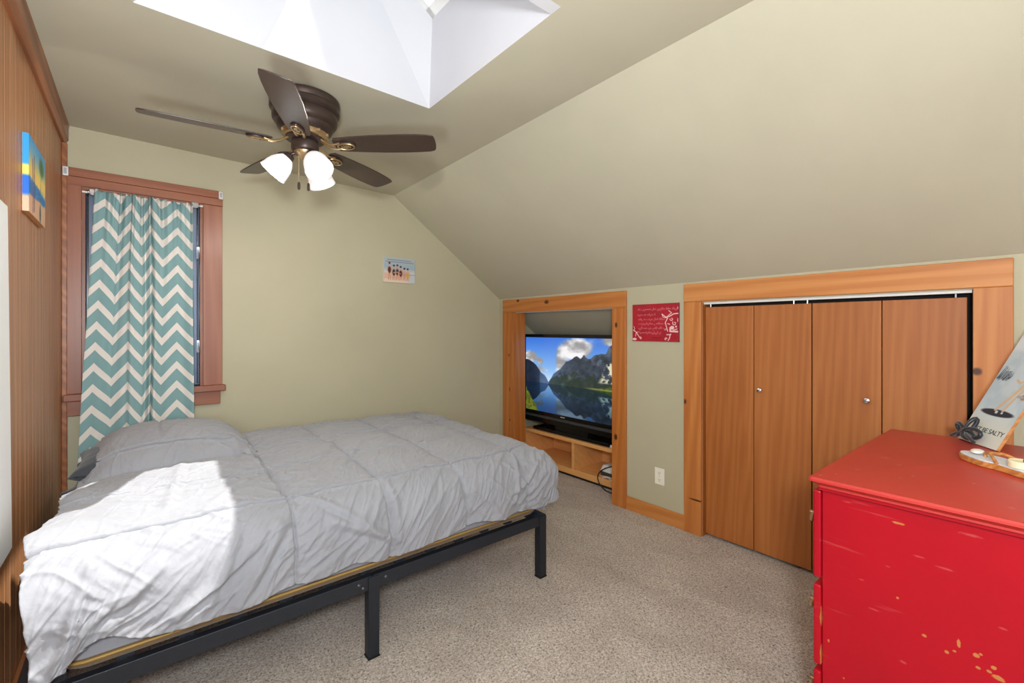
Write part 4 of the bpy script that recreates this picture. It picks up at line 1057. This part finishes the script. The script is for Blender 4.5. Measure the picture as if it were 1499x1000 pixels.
me.name = 'lettering'; R = Matrix((( eu.x, ev.x, nrm.x, 0), (eu.y, ev.y, nrm.y, 0), (eu.z, ev.z, nrm.z, 0), (0,0,0,1)))
if R.determinant() < 0: R = R
off = eu*(W_*.56) + ev*.050 + nrm*.0012
me.transform(Matrix.Translation(off) @ R); me.materials.clear(); me.materials.append(simple('black_lettering', srgb(52,54,60), .6))
lt = bpy.data.objects.new('lettering', me); C.objects.link(lt); lt.parent = sg

# black ribbon bow at foot of the sign
rb = MB(); c = BL + eu*(W_*.36) + nrm*.016 + Vector((0,0,.026))
def loop(dx, dz, r0, tw):
    pts = []
    for i in range(15):
        a = 2*PI*i/14; lo_ = Vector(c) + eu*(dx*(1-math.cos(a))/2) + ev*(dz*(1-math.cos(a))/2) + ev*(r0*math.sin(a)) + nrm*(.010*math.sin(a+tw)+.004)
        pts.append(lo_)
    rb.tube(pts, [.0045+.003*math.sin(PI*i/14) for i in range(15)], 8)
loop(-.058, .020, .016, 0); loop(.060, .010, .017, 1); loop(-.040, -.012, .013, 2); loop(.010, .062, .012, .5); loop(.040, -.012, .012, 2.5)
rb.ball(c+nrm*.006, .009, 8)
rb.tube(spline([c, c+eu*.030-ev*.010+nrm*.012, c+eu*.075-ev*.026+nrm*.010]), .006, 8); rb.tube(spline([c, c-eu*.020-ev*.012+nrm*.012, c-eu*.050-ev*.026+nrm*.008]), .006, 8)
rb.v = [(x, y, max(z, DZ+.001)) for x, y, z in rb.v]
tag(rb.build('ribbon_bow', M['ribbon'], loc=(c.x, c.y, DZ), smooth='all'), 'black ribbon bow at foot of the leaning sign', 'ribbon')

# flip-flop shaped tray with candle
ff = thing('flip_flop_tray', (2.05, .11, DZ), 'wooden flip-flop shaped tray with white top in front of sign', 'tray')
toe = Vector((2.152, .214, DZ)); heel = Vector((1.944, .012, DZ)); fd = (heel-toe); FL = fd.length; fd.normalize(); fw = Vector((-fd.y, fd.x, 0))
sole = []
for i in range(48):
    a = 2*PI*i/48; u = .5-.5*math.cos(a); hw_ = (.050 if u < .5 else .043)*(abs(math.sin(a))**.75) * (1-.18*math.exp(-((u-.6)/.14)**2))
    sole.append((u*FL, math.copysign(hw_, math.sin(a))))
MB().prism(sole, toe+Vector((0,0,.0005)), fd, fw, (0,0,1), .017).build('sole', M['tanwood'], ff, bevel=.002)
MB().prism([(a*.98+.003, b_*.94) for a, b_ in sole], toe+Vector((0,0,.0175)), fd, fw, (0,0,1), .004).build('top_layer', simple('white_washed_wood', srgb(212,218,226), .5), ff, bevel=.001)
pk = toe + fd*(FL*.27) + Vector((0,0,.0215))
b = MB(); b.tube(spline([pk+Vector((0,0,0)), pk+Vector((0,0,.012))]), .005, 8)
for sgn in (-1, 1): b.tube(spline([pk+Vector((0,0,.011)), pk+fd*.04+fw*sgn*.020+Vector((0,0,.018)), pk+fd*.085+fw*sgn*.040+Vector((0,0,.001))]), .0045, 8)
b.build('thong', M['tanwood'], ff, smooth=True)
sp = toe + fd*(FL*.17) + fw*.0 + Vector((0,0,.027))
b = MB(); b.ball(sp+Vector((0,0,.004)), .030, 12, (1,.55,.22)); b.build('shell', simple('white_shell', srgb(240,236,228), .4), ff, smooth='all')
cd = thing('candle', toe+fd*(FL*.69)+Vector((0,0,.0215)), 'cream tealight candle on the flip-flop tray', 'candle')
o_ = Vector(cd.location)
MB().lathe(o_, (0,0,1), [(.030,0),(.033,.002),(.033,.018),(.031,.0205),(.028,.019),(.004,.018)], 36).build('wax', M['wax'], cd, smooth=True)
MB().cyl(o_+Vector((0,0,.017)), o_+Vector((.001,0,.026)), .0012, n=8).build('wick', M['cable_black'], cd)

# ------------------------------------------------------------------ light
wd = bpy.data.worlds.new('World'); SC.world = wd; wd.use_nodes = True
bg = wd.node_tree.nodes['Background']; bg.inputs[0].default_value = (.84,.93,1,1); bg.inputs[1].default_value = .9
def lamp(name, typ, loc, energy, color=(1,1,1), rot=None, **kw):
    l = bpy.data.lights.new(name, typ); l.energy = energy; l.color = color
    for k, v in kw.items(): setattr(l, k, v)
    o = bpy.data.objects.new(name, l); C.objects.link(o); o.location = loc
    if rot is not None: o.rotation_euler = rot
    return o
sd = Vector((-.375, .25, -1)).normalized()
lamp('sun', 'SUN', (2,-1,6), 8.0, (1,.96,.9), sd.to_track_quat('-Z','Y').to_euler(), angle=.009)
# fill lamp set outside the added window behind the viewer
lamp('rear_fill', 'AREA', ((FX0+FX1)/2, YF-.25, (FZ0+FZ1)/2), 6, (.86,.94,1), Vector((0,1,.05)).to_track_quat('-Z','Y').to_euler(), shape='RECTANGLE', size=2.6, size_y=2.0)
lamp('side_fill', 'AREA', (-.58, .15, 1.42), 7, (.88,.95,1), Vector((1,0,0)).to_track_quat('-Z','Y').to_euler(), shape='RECTANGLE', size=2.2, size_y=1.4)  # fill lamp outside the added side window, brightens knee wall and floor
for p in LP: lamp('fan_bulb', 'POINT', p, 10.5, (1,.95,.88), shadow_soft_size=.025)
lamp('camera_flash', 'POINT', (-.14, -.25, 1.57), 150, (.91,.96,1), shadow_soft_size=.12)

lamp('ceiling_fill', 'AREA', (-.12, .45, 1.15), 19, (.91,.96,1), Vector((0,.6,.8)).to_track_quat('-Z','Y').to_euler(), shape='DISK', size=.25)  # unseen fill lamp added to brighten the left of the ceiling

# ------------------------------------------------------------------ camera
cam = bpy.data.cameras.new('camera'); co = bpy.data.objects.new('camera', cam); C.objects.link(co)
co.location = (0, 0, 1.3); co.rotation_euler = (PI/2, 0, -.6872); cam.sensor_width = 36; cam.lens = 662.95/1499*36
cam.shift_y = -17.91/1499; cam.clip_start = .02
SC.camera = co
vs_ = SC.view_settings; SC.display_settings.display_device = 'sRGB'; vs_.view_transform = 'Standard'; vs_.look = 'None'; vs_.exposure = .08; vs_.gamma = 1; vs_.use_curve_mapping = False
SC.cycles.use_denoising = True; SC.cycles.max_bounces = 10; SC.cycles.diffuse_bounces = 6
